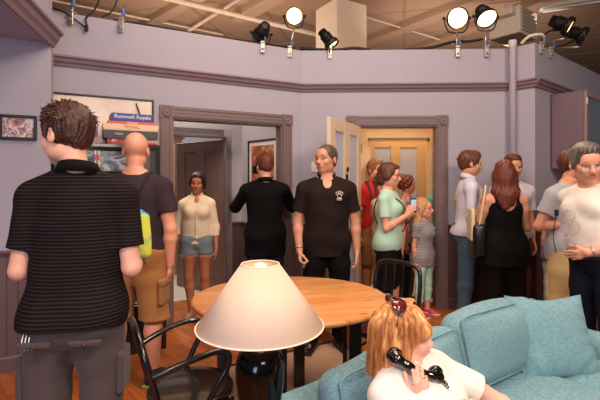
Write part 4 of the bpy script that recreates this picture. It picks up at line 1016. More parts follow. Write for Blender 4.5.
for i in range(seg):
    a = 2*PI*i/seg
    for rr, z in prof: vs.append((.625*rr*math.cos(a), .54*rr*math.sin(a), .702+z))
n = len(prof); mb.add(vs, [(i*n+k, ((i+1) % seg)*n+k, ((i+1) % seg)*n+k+1, i*n+k+1) for i in range(seg) for k in range(n-1)], True); mb.build('tabletop', pine(), t)
for x, y in ((.055, .34), (.40, -.09), (-.44, .06), (-.05, -.38)): MB().box((x, y, .35), (.078, .078, .70), math.radians(6), bev=.006).build('leg', M_BLACK, t)
mb = MB(); mb.box((-.02, 0, .68), (.80, .06, .06), math.radians(-10), bev=.004); mb.box((.0, -.02, .68), (.06, .70, .06), math.radians(-6), bev=.004); mb.build('apron', M_BLACK, t)

# ------------------------------------------------------------------ lamp on a small side table beside the sofa
SO = Vector((.756, 2.12, 0)); SA = math.radians(37.3); su = Vector((math.cos(SA), math.sin(SA), 0)); sn = Vector((math.sin(SA), -math.cos(SA), 0))
def sp_(x, y, z=0): p = SO+su*x-sn*y; return Vector((p.x, p.y, z))
LP = Vector((-.145, 1.53, .55))
t = thing('side_table', 'small black square side table under the lamp beside the sofa', 'table', (LP.x-.03, LP.y+.0, 0), SA)
MB().box((0, 0, .535), (.26, .26, .03), bev=.004).build('tabletop', M_BLACK, t)
for sx in (-1, 1):
    for sy in (-1, 1): MB().box((sx*.11, sy*.11, .26), (.03, .03, .52), bev=.003).build('leg', M_BLACK, t)
t = thing('table_lamp', 'table lamp with a wide cream cone shade and glossy black vase base', 'lamp', LP)
MB().lathe([(.0001, 0), (.062, 0), (.066, .01), (.060, .03), (.066, .08), (.078, .15), (.0875, .22), (.0895, .26), (.086, .295), (.074, .325), (.052, .343), (.030, .350), (.024, .36), (.024, .44), (.0001, .44)], 48).build('base', mat('black_ceramic', rgb(6, 5, 5), .12, spec=.35), t)
MB().lathe([(.011, .43), (.011, .50), (.017, .50), (.017, .56), (.0001, .56)], 18).build('socket', M_BRASS, t)
MB().lathe([(.0001, .555), (.014, .56), (.018, .575), (.028, .60), (.030, .618), (.022, .64), (.0001, .648)], 24).build('bulb', mat('bulb_white', rgb(250, 240, 220), .3, emit=.6, ecol=rgb(255, 200, 120)), t)
def shade_mat():
    m = bpy.data.materials.new('lamp_shade'); m.use_nodes = True; nt = m.node_tree; N = nt.nodes; L = nt.links; P = N['Principled BSDF']
    P.inputs['Base Color'].default_value = rgb(238, 216, 196); P.inputs['Roughness'].default_value = .8
    tr = N.new('ShaderNodeBsdfTranslucent'); tr.inputs[0].default_value = rgb(255, 228, 190); mx = N.new('ShaderNodeMixShader'); mx.inputs[0].default_value = .28
    L.new(P.outputs[0], mx.inputs[1]); L.new(tr.outputs[0], mx.inputs[2]); L.new(mx.outputs[0], N['Material Output'].inputs[0]); return m
z0, z1, r0, r1 = .967-.55, 1.192-.55, .231, .069
sh = MB().lathe([(r0, z0), (r0-.0015, z0), (r1-.0015, z1), (r1, z1)][:0]+[(r0, z0), (r1, z1)], 96).build('lamp_shade', shade_mat(), t)
sh.data.polygons.foreach_get; bmv = sh.data
import bmesh
bm = bmesh.new(); bm.from_mesh(bmv); bmesh.ops.delete(bm, geom=[f for f in bm.faces if len(f.verts) > 4], context='FACES'); bm.to_mesh(bmv); bm.free()
sm = sh.modifiers.new('thick', 'SOLIDIFY'); sm.thickness = .002
mb = MB()
for rr, zz in ((r0, z0+.002), (r1, z1-.002)): mb.tube([(rr*math.cos(i*PI/32), rr*math.sin(i*PI/32), zz) for i in range(64)], .0028, 6, closed=True)
mb.build('shade_trim', mat('shade_binding', rgb(244, 226, 204), .7), sh)
mb = MB(); mb.tube([(r1*math.cos(a)*.98, r1*math.sin(a)*.98, z1-.012) for a in (0, PI)], .0018, 6); mb.tube([(r1*math.cos(a)*.98, r1*math.sin(a)*.98, z1-.012) for a in (PI/2, -PI/2)], .0018, 6); mb.tube([(.012, 0, z1-.012), (.045, 0, .60), (.016, 0, .51)], .0018, 6); mb.tube([(-.012, 0, z1-.012), (-.045, 0, .60), (-.016, 0, .51)], .0018, 6); mb.build('harp', M_BRASS, sh)
l = bpy.data.lights.new('bulb_light', 'POINT'); l.energy = .3; l.color = (1, .74, .42); l.shadow_soft_size = .03; o = bpy.data.objects.new('bulb_light', l); COL.objects.link(o); o.parent = t; o.location = (0, 0, .60)

# ------------------------------------------------------------------ bentwood armchair (near left)
t = thing('armchair', 'black bentwood armchair with looped arms, near left in front of the lamp', 'chair', (-.545, 2.10, .008), math.radians(118))
# chair frame: faces -Y, z up
mb = MB(); seat = [(.215*math.cos(a)*(1.0 if math.sin(a) < 0 else .96), .21*math.sin(a)) for a in [i*PI/20 for i in range(40)]]
vs = [(x, y, .455) for x, y in seat]+[(x*.95, y*.95, .468) for x, y in seat]+[(x*.80, y*.80, .458) for x, y in seat]+[(x, y, .425) for x, y in seat]; n = 40
mb.add(vs, [(i, (i+1) % n, n+(i+1) % n, n+i) for i in range(n)]+[(n+i, n+(i+1) % n, 2*n+(i+1) % n, 2*n+i) for i in range(n)]+[(3*n+i, 3*n+(i+1) % n, (i+1) % n, i) for i in range(n)]+[tuple(range(2*n, 3*n)), tuple(range(3*n, 4*n))[::-1]], True); mb.build('seat', M_BLACK, t)
bk = lambda x, z: (x, .175+(z-.45)*.26, z)
hoop = spline([bk(-.195, .43), bk(-.205, .60), bk(-.185, .73), bk(-.11, .80), bk(0, .82), bk(.11, .80), bk(.185, .73), bk(.205, .62), bk(.195, .43)], 8)
MB().tube(hoop, .0145, 10).build('back_hoop', M_BLACK, t)
for i in range(5):
    x = -.10+i*.05; mb = MB(); mb.tube(spline([bk(x*.8, .45), bk(x*1.1, .60), bk(x*1.15, .70), bk(x*1.05, .808-abs(x)*.1)], 6), .0075, 8); mb.build('spindle', M_BLACK, t)
for sg in (-1, 1):
    pts = [bk(sg*.20, .63), (sg*.225, .14, .66), (sg*.24, .04, .69), (sg*.24, -.06, .705), (sg*.238, -.112, .685), (sg*.235, -.115, .63), (sg*.228, -.07, .55), (sg*.215, -.02, .455)]
    MB().tube(spline(pts, 8), .0145, 10).build('arm', M_BLACK, t)
    MB().tube([(sg*.17, -.15, .44), (sg*.205, -.205, .0)], [.017, .012], 10).build('leg', M_BLACK, t); MB().tube([(sg*.16, .15, .44), (sg*.19, .24, .0)], [.017, .012], 10).build('leg', M_BLACK, t)
MB().tube([(.155*math.cos(i*PI/12), .155*math.sin(i*PI/12), .24) for i in range(24)], .009, 8, closed=True).build('stretcher', M_BLACK, t)

# ------------------------------------------------------------------ slat-back chair beyond the table
t = thing('dining_chair', 'black slat-back chair tucked behind the pine table near the doorway', 'chair', (.56, 2.93, .008), math.radians(-44))
MB().box((0, -.0, .445), (.40, .39, .035), bev=.012).build('seat', M_BLACK, t)
for x in (-.175, .175):
    MB().box((x, -.165, .215), (.034, .034, .43), bev=.004).build('leg', M_BLACK, t)
    mb = MB(); mb.tube([(x, .20, 0), (x, .175, .43)], .018, 8); mb.build('leg', M_BLACK, t)
    for z in (.14, .28): MB().tube([(x, -.165, z), (x, .185, z)], .010, 8).build('rung', M_BLACK, t)
for z in (.18, .30): MB().tube([(-.175, -.165, z), (.175, -.165, z)], .010, 8).build('rung', M_BLACK, t)
bq = lambda x, z: (x, .175+(z-.43)*.15, z)
MB().tube(spline([bq(-.18, .43), bq(-.185, .62), bq(-.18, .80), bq(-.14, .865), bq(0, .88), bq(.14, .865), bq(.18, .80), bq(.185, .62), bq(.18, .43)], 6), .0155, 10).build('back_frame', M_BLACK, t)
for x in (-.11, -.037, .037, .11): mb = MB(); mb.tube([bq(x, .45), bq(x, .87)], .012, 8); mb.build('slat', M_BLACK, t)

# ------------------------------------------------------------------ sofa
def linen():
    m = bpy.data.materials.new('teal_linen'); m.use_nodes = True; nt = m.node_tree; N = nt.nodes; L = nt.links; P = N['Principled BSDF']
    tc = N.new('ShaderNodeTexCoord'); n = N.new('ShaderNodeTexNoise'); n.inputs['Scale'].default_value = 60; n.inputs['Detail'].default_value = 5; mp = N.new('ShaderNodeMapping'); mp.inputs['Scale'].default_value = (1, 1, 5); L.new(tc.outputs['Object'], mp.inputs[0]); L.new(mp.outputs[0], n.inputs[0])
    cr = N.new('ShaderNodeValToRGB'); cr.color_ramp.elements[0].position = .3; cr.color_ramp.elements[1].position = .7; cr.color_ramp.elements[0].color = rgb(92, 136, 150); cr.color_ramp.elements[1].color = rgb(130, 172, 182); L.new(n.outputs[0], cr.inputs[0]); L.new(cr.outputs[0], P.inputs['Base Color'])
    P.inputs['Roughness'].default_value = .9; P.inputs['Sheen Weight'].default_value = .15
    n2 = N.new('ShaderNodeTexNoise'); n2.inputs['Scale'].default_value = 350; L.new(tc.outputs['Object'], n2.inputs[0]); b = N.new('ShaderNodeBump'); b.inputs['Strength'].default_value = .35; b.inputs['Distance'].default_value = .003; L.new(n2.outputs[0], b.inputs['Height']); L.new(b.outputs[0], P.inputs['Normal']); return m
M_TEAL = linen()
t = thing('sofa', 'teal-blue fabric sofa with loose back cushions in the foreground', 'sofa', SO, SA)
sd = SDF(); sd.rbox((.12, .19, .30), (1.085, .11, .27), .05, .02, puff=.01); sd.rbox((.12, -.33, .17), (1.07, .50, .14), .03, .02); sd.cut(wob(.003, 9, 13, 11, 2), mode='n'); sdf_obj(sd, .012, 'base', M_TEAL, t)
for x in (-.88, 1.12):
    sd = SDF(); sd.rbox((x, -.28, .30), (.085, .56, .255), .07, .02, puff=.012); sd.cut(wob(.003, 9, 13, 11, x), mode='n'); sdf_obj(sd, .010, 'arm', M_TEAL, t)
for x0, x1 in ((-.79, .03), (.035, .62), (.62, 1.03)):
    sd = SDF(); sd.rbox(((x0+x1)/2, -.42, .365 if x0 > -.5 else .325), ((x1-x0)/2-.006, .42, .075), .05, .02, puff=.022); sd.cut(wob(.003, 8, 9, 11, x0), mode='n'); sdf_obj(sd, .010, 'seat_cushion', M_TEAL, t)
def piping(pts, r, parent): MB().tube(spline(pts, 6, True), r, 6, closed=True).build('piping', M_TEAL, parent)
for i, (x0, x1, zt, tilt, rl) in enumerate(((-.82, -.02, .765, 14, -1.5), (.0, .80, .795, 15, 2.5))):
    cx, hw, hh = (x0+x1)/2, (x1-x0)/2, (zt-.45)/2+.0; M = rotm(0, -tilt, rl)
    sd = SDF(); sd.rbox((cx, -.03, .44+hh), (hw, .075, hh), .055, .03, M=M, puff=.060)
    def fold(x, y, z, cx=cx, hw=hw, i=i): return .006*np.sin(14*(x-cx)+6*z+i)*np.clip(np.abs(x-cx)/hw, 0, 1)**2+.004*np.sin(22*z+3*x)+0*y-.010*np.exp(-((z-.74)/.03)**2)*np.sin(9*(x-cx)+i)*.5
    sd.cut(fold, mode='n'); c = sdf_obj(sd, .009, 'back_cushion', M_TEAL, t)
    MM = M; loc = V3((cx, -.03, .44+hh)); pp = []
    for k in range(36):
        a = 2*PI*k/36; X = math.copysign(abs(math.cos(a))**.16, math.cos(a))*(hw-.004); Z = math.copysign(abs(math.sin(a))**.16, math.sin(a))*(hh-.004); q_ = loc+MM@V3((X, -.074, Z)); pp.append(q_)
    piping(pp[::1], .0048, c)
# scatter pillow
def pillow(name, label, loc, R, w, th, m, parent=None):
    o = thing(name, label, 'pillow', loc); n = 40; vs = []; 
    for side in (1, -1):
        for i in range(n+1):
            for j in range(n+1):
                u, v = i/n*2-1, j/n*2-1; e = (1-abs(u)**3.2)*(1-abs(v)**3.2); k = 1+.10*(abs(u*v))**1.5-.055*((1-abs(v)**2)*(abs(u)**4)+(1-abs(u)**2)*(abs(v)**4))
                y = side*(th*max(e, 0)**.55+.0035*math.sin(11*u+5*v)*e+.0045*math.sin(3+19*u*v+6*v)*(1-e)*e*3); vs.append(tuple(R@V3((u*w*k, y, v*w*k))))
    fs = []; K = (n+1)**2
    for i in range(n):
        for j in range(n):
            a = i*(n+1)+j; fs.append((a, a+1, a+n+2, a+n+1)); fs.append((K+a, K+a+n+1, K+a+n+2, K+a+1))
    b = MB().add(vs, fs, True).build('pillow_cover', m, o); pp = []
    for (a0, b0, a1, b1) in ((-1, -1, 1, -1), (1, -1, 1, 1), (1, 1, -1, 1), (-1, 1, -1, -1)):
        for s_ in range(10):
            u = a0+(a1-a0)*s_/10; v = b0+(b1-b0)*s_/10; k = 1+.10*(abs(u*v))**1.5-.055*((1-abs(v)**2)*(abs(u)**4)+(1-abs(u)**2)*(abs(v)**4)); pp.append(tuple(R@V3((u*w*k, 0, v*w*k))))
    MB().tube(pp, .0042, 6, closed=True).build('piping', m, b)
    MB().box(tuple(R@V3((-w*.86, -.012, -w*.97))), (.03, .004, .018), M=Matrix(R)).build('care_label', mat('care_white', rgb(230, 230, 226), .7), b)
    return o
pl = (1.43, 2.37, .60); Rp = rotm(6, -24, 1)
pillow('scatter_pillow', 'square teal scatter pillow propped against the right sofa cushions', pl, Rp, .215, .085, M_TEAL)

# ------------------------------------------------------------------ media unit with games along the left wall
aA = math.atan2(dA[1], dA[0]); nA = (dA[1], -dA[0])
def up_(s, o, z): p = Ap(s); return Vector((p[0]+nA[0]*o, p[1]+nA[1]*o, z))
t = thing('media_unit', 'tall black shelving unit against the left wall holding games and a screen', 'shelving unit', up_(.03, .05, 0), aA)
UL = .83
mb = MB(); mb.box((UL/2+.02, -.22, .22), (UL+.04, .46, .44), bev=.006); mb.build('base_cabinet', M_BLACK, t)
for x in (.02, UL-.02): MB().box((x, -.19, 1.12), (.04, .36, 1.36), bev=.004).build('upright', M_BLACK, t)
for z in (.90, 1.535, 1.785): MB().box((UL/2, -.19, z), (UL+.004, .37, .032), bev=.004).build('shelf', M_BLACK, t)
for k in range(2): d_ = MB().box((.03+.20+k*.42, -.455, .22), (.40, .018, .40), bev=.004).build('door', M_BLACK, t); MB().lathe([(.008, 0), (.008, .02), (.014, .026), (.0001, .03)], 12, (.40+k*.1, -.464, .25), Matrix.Rotation(PI/2, 3, 'X')).build('door_knob', M_CLAMP, d_)
def sof(px, o=.38): k = (px-300)/FPX; return (k*(3.74-.885*o)-(-2.21+.465*o))/(.8857-.4647*k)
def unitpos(s, o, z): return up_(s, o, z)
t = thing('flat_screen', 'flat screen showing a blue-grey picture under the shelf of board games', 'screen', up_(.40, .24, 1.551), aA)
MB().box((0, 0, .105), (.42, .03, .20), bev=.006).box((0, .0, .004), (.2, .12, .008), bev=.003).build('housing', M_BLACK, t)
MB().box((0, -.0165, .108), (.40, .002, .175)).build('screen', splotch('screen_picture', [rgb(70, 76, 92), rgb(120, 130, 142), rgb(150, 160, 168), rgb(226, 228, 230), rgb(110, 96, 90)], 5, 2, .15, stretch=(1, 1, 2.2)), t)
# board games
WHT = mat('print_white', rgb(240, 236, 228), .5); RED = mat('print_red', rgb(196, 40, 40), .5)
def game(label, px0, px1, z, h, c, o=.40, dep=.24, txt=None, tc=None, tsize=.5, tilt=0, tx=0, cat='board game', name='board_game', txt2=None):
    s0, s1 = sof(px0, o), sof(px1, o); w = s1-s0; t = thing(name, label, cat, up_((s0+s1)/2, o-dep/2, z), aA+math.radians(tilt))
    m = mat('box_%d_%d_%d' % tuple(int(v*255) for v in c[:3]), c, .45); MB().box((0, 0, h*.42), (w*.985, dep*.985, h*.84), bev=.0015).build('box_base', m, t); MB().box((0, 0, h*.60), (w, dep, h*.80), bev=.002).build('box_lid', m, t)
    if txt: text_mesh('lettering', txt, h*tsize*1.3, tc or WHT, t, (tx, -dep/2-.0015, h*.58), (PI/2, 0, 0))
    if txt2: text_mesh('lettering', txt2, h*tsize*1.3, tc or WHT, t, (w*.38, -dep/2-.0015, h*.58), (PI/2, 0, 0))
    return t
ZS = 1.802
game('red board game box at the bottom of the stack', 107, 157.5, ZS, .048, rgb(176, 36, 44), txt='97', tsize=.62, tx=-.15, txt2='GAME')
game('dark slate board game box second from the bottom of the stack', 103.5, 158, ZS+.048, .070, rgb(58, 60, 68), o=.415, txt='Classic', tsize=.25, tx=-.10)
game('cream board game box with red lettering in the middle of the stack', 103, 158.5, ZS+.118, .055, rgb(226, 196, 160), o=.42, txt='TRIVIAL', tc=RED, tsize=.55)
game('thin orange-red board game box under the blue one', 107.5, 156, ZS+.173, .026, rgb(214, 88, 58), o=.40, txt='Monopoly', tsize=.65)
game('blue board game box with bold white lettering on top of the stack', 111, 153, ZS+.199, .070, rgb(44, 62, 150), o=.40, txt='Rummoli Royale', tsize=.5, tilt=2)
game('grey-white box with red lettering left of the stacked games', 86.5, 103, ZS, .055, rgb(176, 166, 158), o=.36, txt='RED', tc=RED, tsize=.6)
game('purple box standing upright left of the stacked games', 91, 98, ZS+.055, .10, rgb(112, 66, 122), o=.34, dep=.12, cat='box', name='box')
g = thing('figurine', 'small green figurine on top of the purple box', 'figurine', up_(sof(93.5, .3), .27, ZS+.155), aA)
MB().lathe([(.0001, 0), (.024, 0), (.020, .03), (.011, .045), (.010, .05), (.016, .06), (.016, .07), (.0001, .084)], 18).build('figure', mat('figurine_green', rgb(48, 168, 84), .4), g)
for i, (px, c, lb) in enumerate(((95.5, rgb(226, 220, 210), 'white-spined disc case on the lower shelf in front of the screen'), (97.2, rgb(46, 120, 80), 'green-spined disc case on the lower shelf in front of the screen'), (98.9, rgb(214, 206, 196), 'ivory-spined disc case farthest right in front of the screen'))):
    t = thing('disc_case', lb, 'disc case', up_(sof(px, .40), .34, 1.551), aA); MB().box((0, 0, .095), (.015, .13, .19), bev=.002).build('case', mat('case_%d' % i, c, .4), t); MB().box((0, -.066, .13), (.010, .001, .05)).build('spine_print', RED, t)
QH = 1.0   # voxel factor
# --- polo man
P_polo = P = person('man in a black polo shirt with a white crest, standing behind the pine table', (.235, 3.72, .009), 0)
r = Rig(1.83, 'm', head=(-38, -2, 0), wide=1.12, belly=.02, armL=dict(u=(.20, .06, -1), f=(.05, -.10, -1), curl=28), armR=dict(u=(-.20, .04, -1), f=(.06, -.28, -1), curl=60, thumb=50), legL=((.07, 0, -1), (.0, .02, -1), 18), legR=((-.07, 0, -1), (0, .02, -1), -18))
body(r, 'body', SK_M, .0062, P); face_parts(r, P, H_DK, LIPM, I_BR, brow=1.3); hair(r, P, H_STB, 'buzz'); C_POLO = fabric('dark_brown_black', rgb(34, 24, 22), .8)
sh = top(r, P, C_POLO, 'polo_shirt', .02, -.13, .68, .03, .165, vneck=.72, h=.0062); collar(r, P, C_POLO, gap=.75)
bottom(r, P, C_BLACK, 'trousers', .014, 1.96, .032, -.01); shoes(r, P, LEA, RUB, boot=.05)
# crest on the chest
T = r.T; mb = MB(); cx, cz = .095, .375
def onchest(x, z, o=.0): return T((x, -.166-o+abs(x)*.14, z))
for (x, z, rr) in ((cx-.018, cz+.02, .011), (cx+.018, cz+.02, .011), (cx, cz+.028, .010), (cx, cz, .016)):
    mb.tube([onchest(x+rr*math.cos(a*PI/6), z+rr*math.sin(a*PI/6)) for a in range(12)], .0028, 6, closed=True)
for zz in (-.022, -.033): mb.tube([onchest(cx-.022, cz+zz), onchest(cx+.022, cz+zz)], .0035, 6)
mb.build('crest', mat('crest_white', rgb(220, 214, 208), .7), P)
mb = MB(); w = r.wr['R']; f = unit(w-r.el['R']); mb.tube([w+f*.0-f*.035+unit(np.cross(f, (math.cos(a), math.sin(a), 0)))*.031 for a in [i*PI/8 for i in range(16)]], .007, 8, closed=True); mb.build('bracelet', mat('silver', rgb(190, 190, 190), .3, metal=.9), P)
MB().tube([T((.0, -.155, .36)), T((.0, -.163, .30))], .002, 6).build('placket', C_BLACK, P)
hp = place(P, r.palm('R', .075, .03)); t = thing('key_ring', 'small bunch of keys held by the man in the black polo', 'keys', hp)
mb = MB(); mb.tube([(.018*math.cos(a*PI/8), 0, .018*math.sin(a*PI/8)) for a in range(16)], .002, 6, closed=True); mb.build('ring', M_CLAMP, t)
for a in (-.3, .1, .5): mb = MB(); mb.box((.02*math.sin(a), -.006*a, -.045), (.008, .003, .05), M=Matrix.Rotation(a, 3, 'Y')); mb.lathe([(.0001, -.002), (.012, -.002), (.012, .002), (.0001, .002)], 12, (.008*math.sin(a), 0, -.022), Matrix.Rotation(PI/2, 3, 'X')); mb.build('key', M_CLAMP, t)

# --- striped polo man, near left, seen from behind
def stripes():
    m = bpy.data.materials.new('cloth_striped'); m.use_nodes = True; nt = m.node_tree; N = nt.nodes; L = nt.links; Pn = N['Principled BSDF']; Pn.inputs['Roughness'].default_value = .85; Pn.inputs['Specular IOR Level'].default_value = .15
    tc = N.new('ShaderNodeTexCoord'); sp = N.new('ShaderNodeSeparateXYZ'); L.new(tc.outputs['Object'], sp.inputs[0]); mu = N.new('ShaderNodeMath'); mu.operation = 'MULTIPLY'; mu.inputs[1].default_value = 72; L.new(sp.outputs[2], mu.inputs[0])
    fr = N.new('ShaderNodeMath'); fr.operation = 'FRACT'; L.new(mu.outputs[0], fr.inputs[0]); cr = N.new('ShaderNodeValToRGB'); e = cr.color_ramp.elements; e[0].position = .52; e[0].color = rgb(13, 11, 12); e[1].position = .60; e[1].color = rgb(42, 30, 30); x = e.new(.92); x.color = rgb(42, 30, 30); x = e.new(1.0); x.color = rgb(13, 11, 12)
    L.new(fr.outputs[0], cr.inputs[0]); L.new(cr.outputs[0], Pn.inputs['Base Color']); return m
P = person('man in a dark striped polo and grey cargo trousers, nearest on the left', (-.93, 1.74), 188)
r = Rig(1.86, 'm', head=(60, 8, 0), pitch=5, wide=.80, neck=.86, headk=.97, hoff=(.05, -.01, .022), belly=.0, armL=dict(u=(.14, .10, -1), f=(-.2, -.9, -.10), curl=45), armR=dict(u=(-.16, .10, -1), f=(.2, -.9, -.05), curl=45), legL=((.03, 0, -1), (.02, .02, -1), 10), legR=((-.03, 0, -1), (-.02, .02, -1), -10))
body(r, 'body', SK_L, .0055, P); face_parts(r, P, H_BRN, LIPM, I_BR)
hair(r, P, hair_mat('hair_chestnut', rgb(30, 12, 7), rgb(84, 38, 20)), 'short', .0035, 1.0, 1.0); tufts(r, P, MATS['hair_chestnut'], 260, 3, .026)
ST = stripes(); top(r, P, ST, 'polo_shirt', .02, -.06, .72, .028, .158, h=.0055, fold=.005, hem_flare=.012); collar(r, P, C_BLACK, 'collar', .036, .4)
C_GRY = fabric('grey_cargo', rgb(72, 60, 58)); tr = bottom(r, P, C_GRY, 'trousers', .012, 1.95, .035, .02, h=.006, fold=.006)
for sg in (-1, 1):
    sd = SDF(); sd.rbox(r.T((sg*.085, .136, -.105)), V3((.060, .009, .012)), .006, .004, M=rotm(0, -12)); sdf_obj(sd, .004, 'pocket_flap', C_GRY, tr)
    sd = SDF(); kn = (r.hj['L' if sg > 0 else 'R']*.42+r.knee['L' if sg > 0 else 'R']*.58); sd.rbox(kn+V3((sg*.088, .0, 0)), V3((.014, .065, .085)), .012, .004); sdf_obj(sd, .005, 'cargo_pocket', C_GRY, tr)
    MB().lathe([(.006, 0), (.006, .003), (.0001, .004)], 12, r.T((sg*.085, .146, -.107)), Matrix.Rotation(-PI/2, 3, 'X')).build('button', mat('copper', rgb(140, 60, 40), .4, metal=.5), tr)
shoes(r, P, LEA, RUB)
mb = MB(); hp = Vector(r.T((.105, .098, -.09)))
for i in range(3): mb.tube(spline([hp+Vector((.012*i, .02, .03)), hp+Vector((.012*i, .035, .0)), hp+Vector((.012*i-.01, .035, -.03))]), .004, 6)
mb.build('key_fob', mat('silver', rgb(190, 190, 190), .3, metal=.9), P)

# --- bald man with the drawstring bag
P = P_bald = person('bald man in a dark T-shirt and brown cargo shorts facing the board games', (-1.21, 3.10), 176)
r = Rig(1.88, 'm', head=(18, 6, 0), wide=1.15, belly=.03, armL=dict(u=(.18, .02, -1), f=(.08, -.55, -1), curl=40), armR=dict(u=(-.20, .02, -1), f=(.05, -.12, -1), curl=40), legL=((.09, 0, -1), (.0, .02, -1), 12), legR=((-.09, 0, -1), (0, .02, -1), -12))
body(r, 'body', SK_R, .0062, P); face_parts(r, P, H_LB, LIPM, I_BL)
C_CHAR = fabric('charcoal_plum', rgb(58, 46, 56)); top(r, P, C_CHAR, 'shirt', .022, -.02, .62, .036, .17)
C_CARGO = fabric('cargo_brown', rgb(164, 112, 62)); bt = bottom(r, P, C_CARGO, 'shorts', .024, 1.10, .05, .0, fold=.006)
for sg, k in ((-1, 'R'), (1, 'L')):
    kn = r.hj[k]*.35+r.knee[k]*.65; sd = SDF(); sd.rbox(kn+V3((sg*.102, .03, 0)), V3((.018, .075, .085)), .014, .006); sd.rbox(kn+V3((sg*.108, .03, .075)), V3((.020, .08, .022)), .008, .004); sdf_obj(sd, .0055, 'cargo_pocket', C_CARGO, bt)
    sd = SDF(); sd.rbox(r.T((sg*.09, .155, -.05)), V3((.062, .01, .008)), .004, .004, M=rotm(0, -10)); sdf_obj(sd, .0045, 'back_pocket', C_CARGO, bt)
shoes(r, P, mat('trainer_black', rgb(34, 32, 32), .6), mat('sole_green', rgb(150, 190, 70), .6))
# drawstring bag
def bag_mat():
    m = splotch('bag_print', [rgb(40, 150, 190), rgb(60, 170, 180), rgb(208, 216, 70), rgb(214, 222, 80), rgb(180, 210, 80)], 5.5, 4, .6, dist=.3); return m
t = thing('drawstring_bag', 'lime green and turquoise drawstring bag worn by the bald man', 'bag', place(P, r.T((0, .175, .0))), math.radians(176))
sd = SDF(); sd.rbox((-.085, .035, .13), (.115, .030, .155), .03, .02, puff=.02, M=rotm(0, 0, 4)); sd.cone((-.075, .03, .26), (.02, .015, .345), .060, .026, .05, ell=((0, 1, 0), .45))
sd.cut(lambda x, y, z: .0035*np.sin(x*120+z*10)*np.clip((z-.1)*5, .2, 1)+0*y, mode='n'); bg = sdf_obj(sd, .0045, 'bag_body', bag_mat(), t)
mb = MB(); mb.lathe([(.030, .0), (.036, .02), (.028, .045), (.012, .055)], 14, (.06, .03, .315)); mb.build('orange_lining', fabric('orange', rgb(226, 92, 40)), t)
inv = lambda p: Vector((p[0], p[1]-.175*r.s, p[2]-r.hip[2]))
mb = MB()
for sg in (-1, 1): mb.tube(spline([Vector((-.04+.01*sg, .018, .33)), inv(r.T((sg*.07, .153, .37))), inv(r.T((sg*.105, .12, .455))), inv(r.T((sg*.118, .02, .528))), inv(r.T((sg*.11, -.12, .43)))], 6), .0055, 7)
mb.build('cord', mat('cord_black', rgb(34, 20, 22), .8), t)

# --- woman in white blouse
P = person('young woman with dark hair in a sheer white blouse and frayed denim shorts', (-1.12, 4.56), 10)
r = Rig(1.60, 'f', head=(-6, 4, 6), wide=1.0, armL=dict(u=(.22, .05, -1), f=(.04, -.25, -1), curl=20), armR=dict(u=(-.30, .25, -.85), f=(.15, -.1, -1), curl=20), legL=((.02, -.05, -1), (.0, .06, -1), 10), legR=((-.02, .0, -1), (.08, .02, -1), -20), roll=0)
body(r, 'body', SK_D, .006, P); face_parts(r, P, H_DK, LIP, I_BR); hair(r, P, H_DK, 'tied', .0045, 1.1)
C_SHEER = fabric('sheer_cream', rgb(226, 206, 180)); top(r, P, C_SHEER, 'blouse', .022, -.03, 1.45, .02, .15, vneck=.62, fold=.005); collar(r, P, C_SHEER, gap=.85, rad=(.064, .06))
mb = MB(); mb.tube([r.T((0, -.142, z)) for z in (.36, .28, .2)]+[r.T((0, -.128, z)) for z in (.1, .04)], .006, 6); mb.build('placket', C_WHITE, P)
bt = bottom(r, P, mat('cloth_faded_denim', rgb(112, 128, 136), .85, noise=.35, nscale=9, bump=.2, bscale=400), 'shorts', .014, .36, .028, .06, fold=.003)
mb = MB()
for k in 'LR':
    th = r.knee[k]-r.hj[k]; c = r.hj[k]+th*.36; rr = .104
    for i in range(44): a = i*2*PI/44; p = c+V3((math.cos(a)*rr*.93, math.sin(a)*rr*.93, .004)); mb.tube([p, p+V3((random.uniform(-.006, .006), random.uniform(-.006, .006), -random.uniform(.012, .034)))], .0016, 4)
mb.build('frayed_hem', C_WHITE, bt); shoes(r, P, mat('sandal_grey', rgb(160, 140, 136), .5), strap=True)

# --- photographer in the black suit
P = person('photographer in a black suit jacket, back turned, holding a camera to his eye', (-.37, 4.44), 190)
r = Rig(1.80, 'm', head=(14, 10, 0), wide=1.1, armL=dict(u=(.38, -.62, -.62), f=(-.62, -.35, .75), h=(-.4, -.5, .6), n=(-.6, -.3, -.5), curl=45), armR=dict(u=(-.42, -.6, -.62), f=(.6, -.35, .75), h=(.4, -.5, .6), n=(.6, -.3, -.5), curl=45))
body(r, 'body', SK_L, .0075, P); face_parts(r, P, H_RED, LIPM, I_BR); hair(r, P, H_RED, 'short', .0045, 1.1, 2); tufts(r, P, H_RED, 160, 4, .022)
C_SUIT = fabric('suit_black', rgb(13, 11, 13), .9); top(r, P, C_SUIT, 'suit_jacket', .028, -.24, 1.92, .024, .165, fold=.005, hem_flare=.02); collar(r, P, C_SUIT, gap=.6, up=.035)
bottom(r, P, mat('cloth_dark_jeans', rgb(30, 34, 46), .85, noise=.3, nscale=6), 'jeans', .014, 1.96, .026); shoes(r, P, LEA, RUB)
c = place(P, r.H((.02, -.155, -.0))); t = thing('camera', 'black camera held to the face of the photographer in the suit', 'camera', c, math.radians(204))
MB().box((0, .02, .0), (.13, .05, .09), bev=.012).box((0, .02, .055), (.05, .045, .03), bev=.01).build('camera_body', M_BLKM, t); MB().lathe([(.03, 0), (.034, .03), (.036, .09), (.030, .092), (.028, .07)], 20, (0, -.0, 0), Matrix.Rotation(PI/2, 3, 'X')).build('lens', M_BLACK, t)
MB().tube(spline([(-.066, .02, .03), (-.09, .06, -.03), (-.06, .10, -.10)]), .004, 6).build('strap', M_BLKM, t)

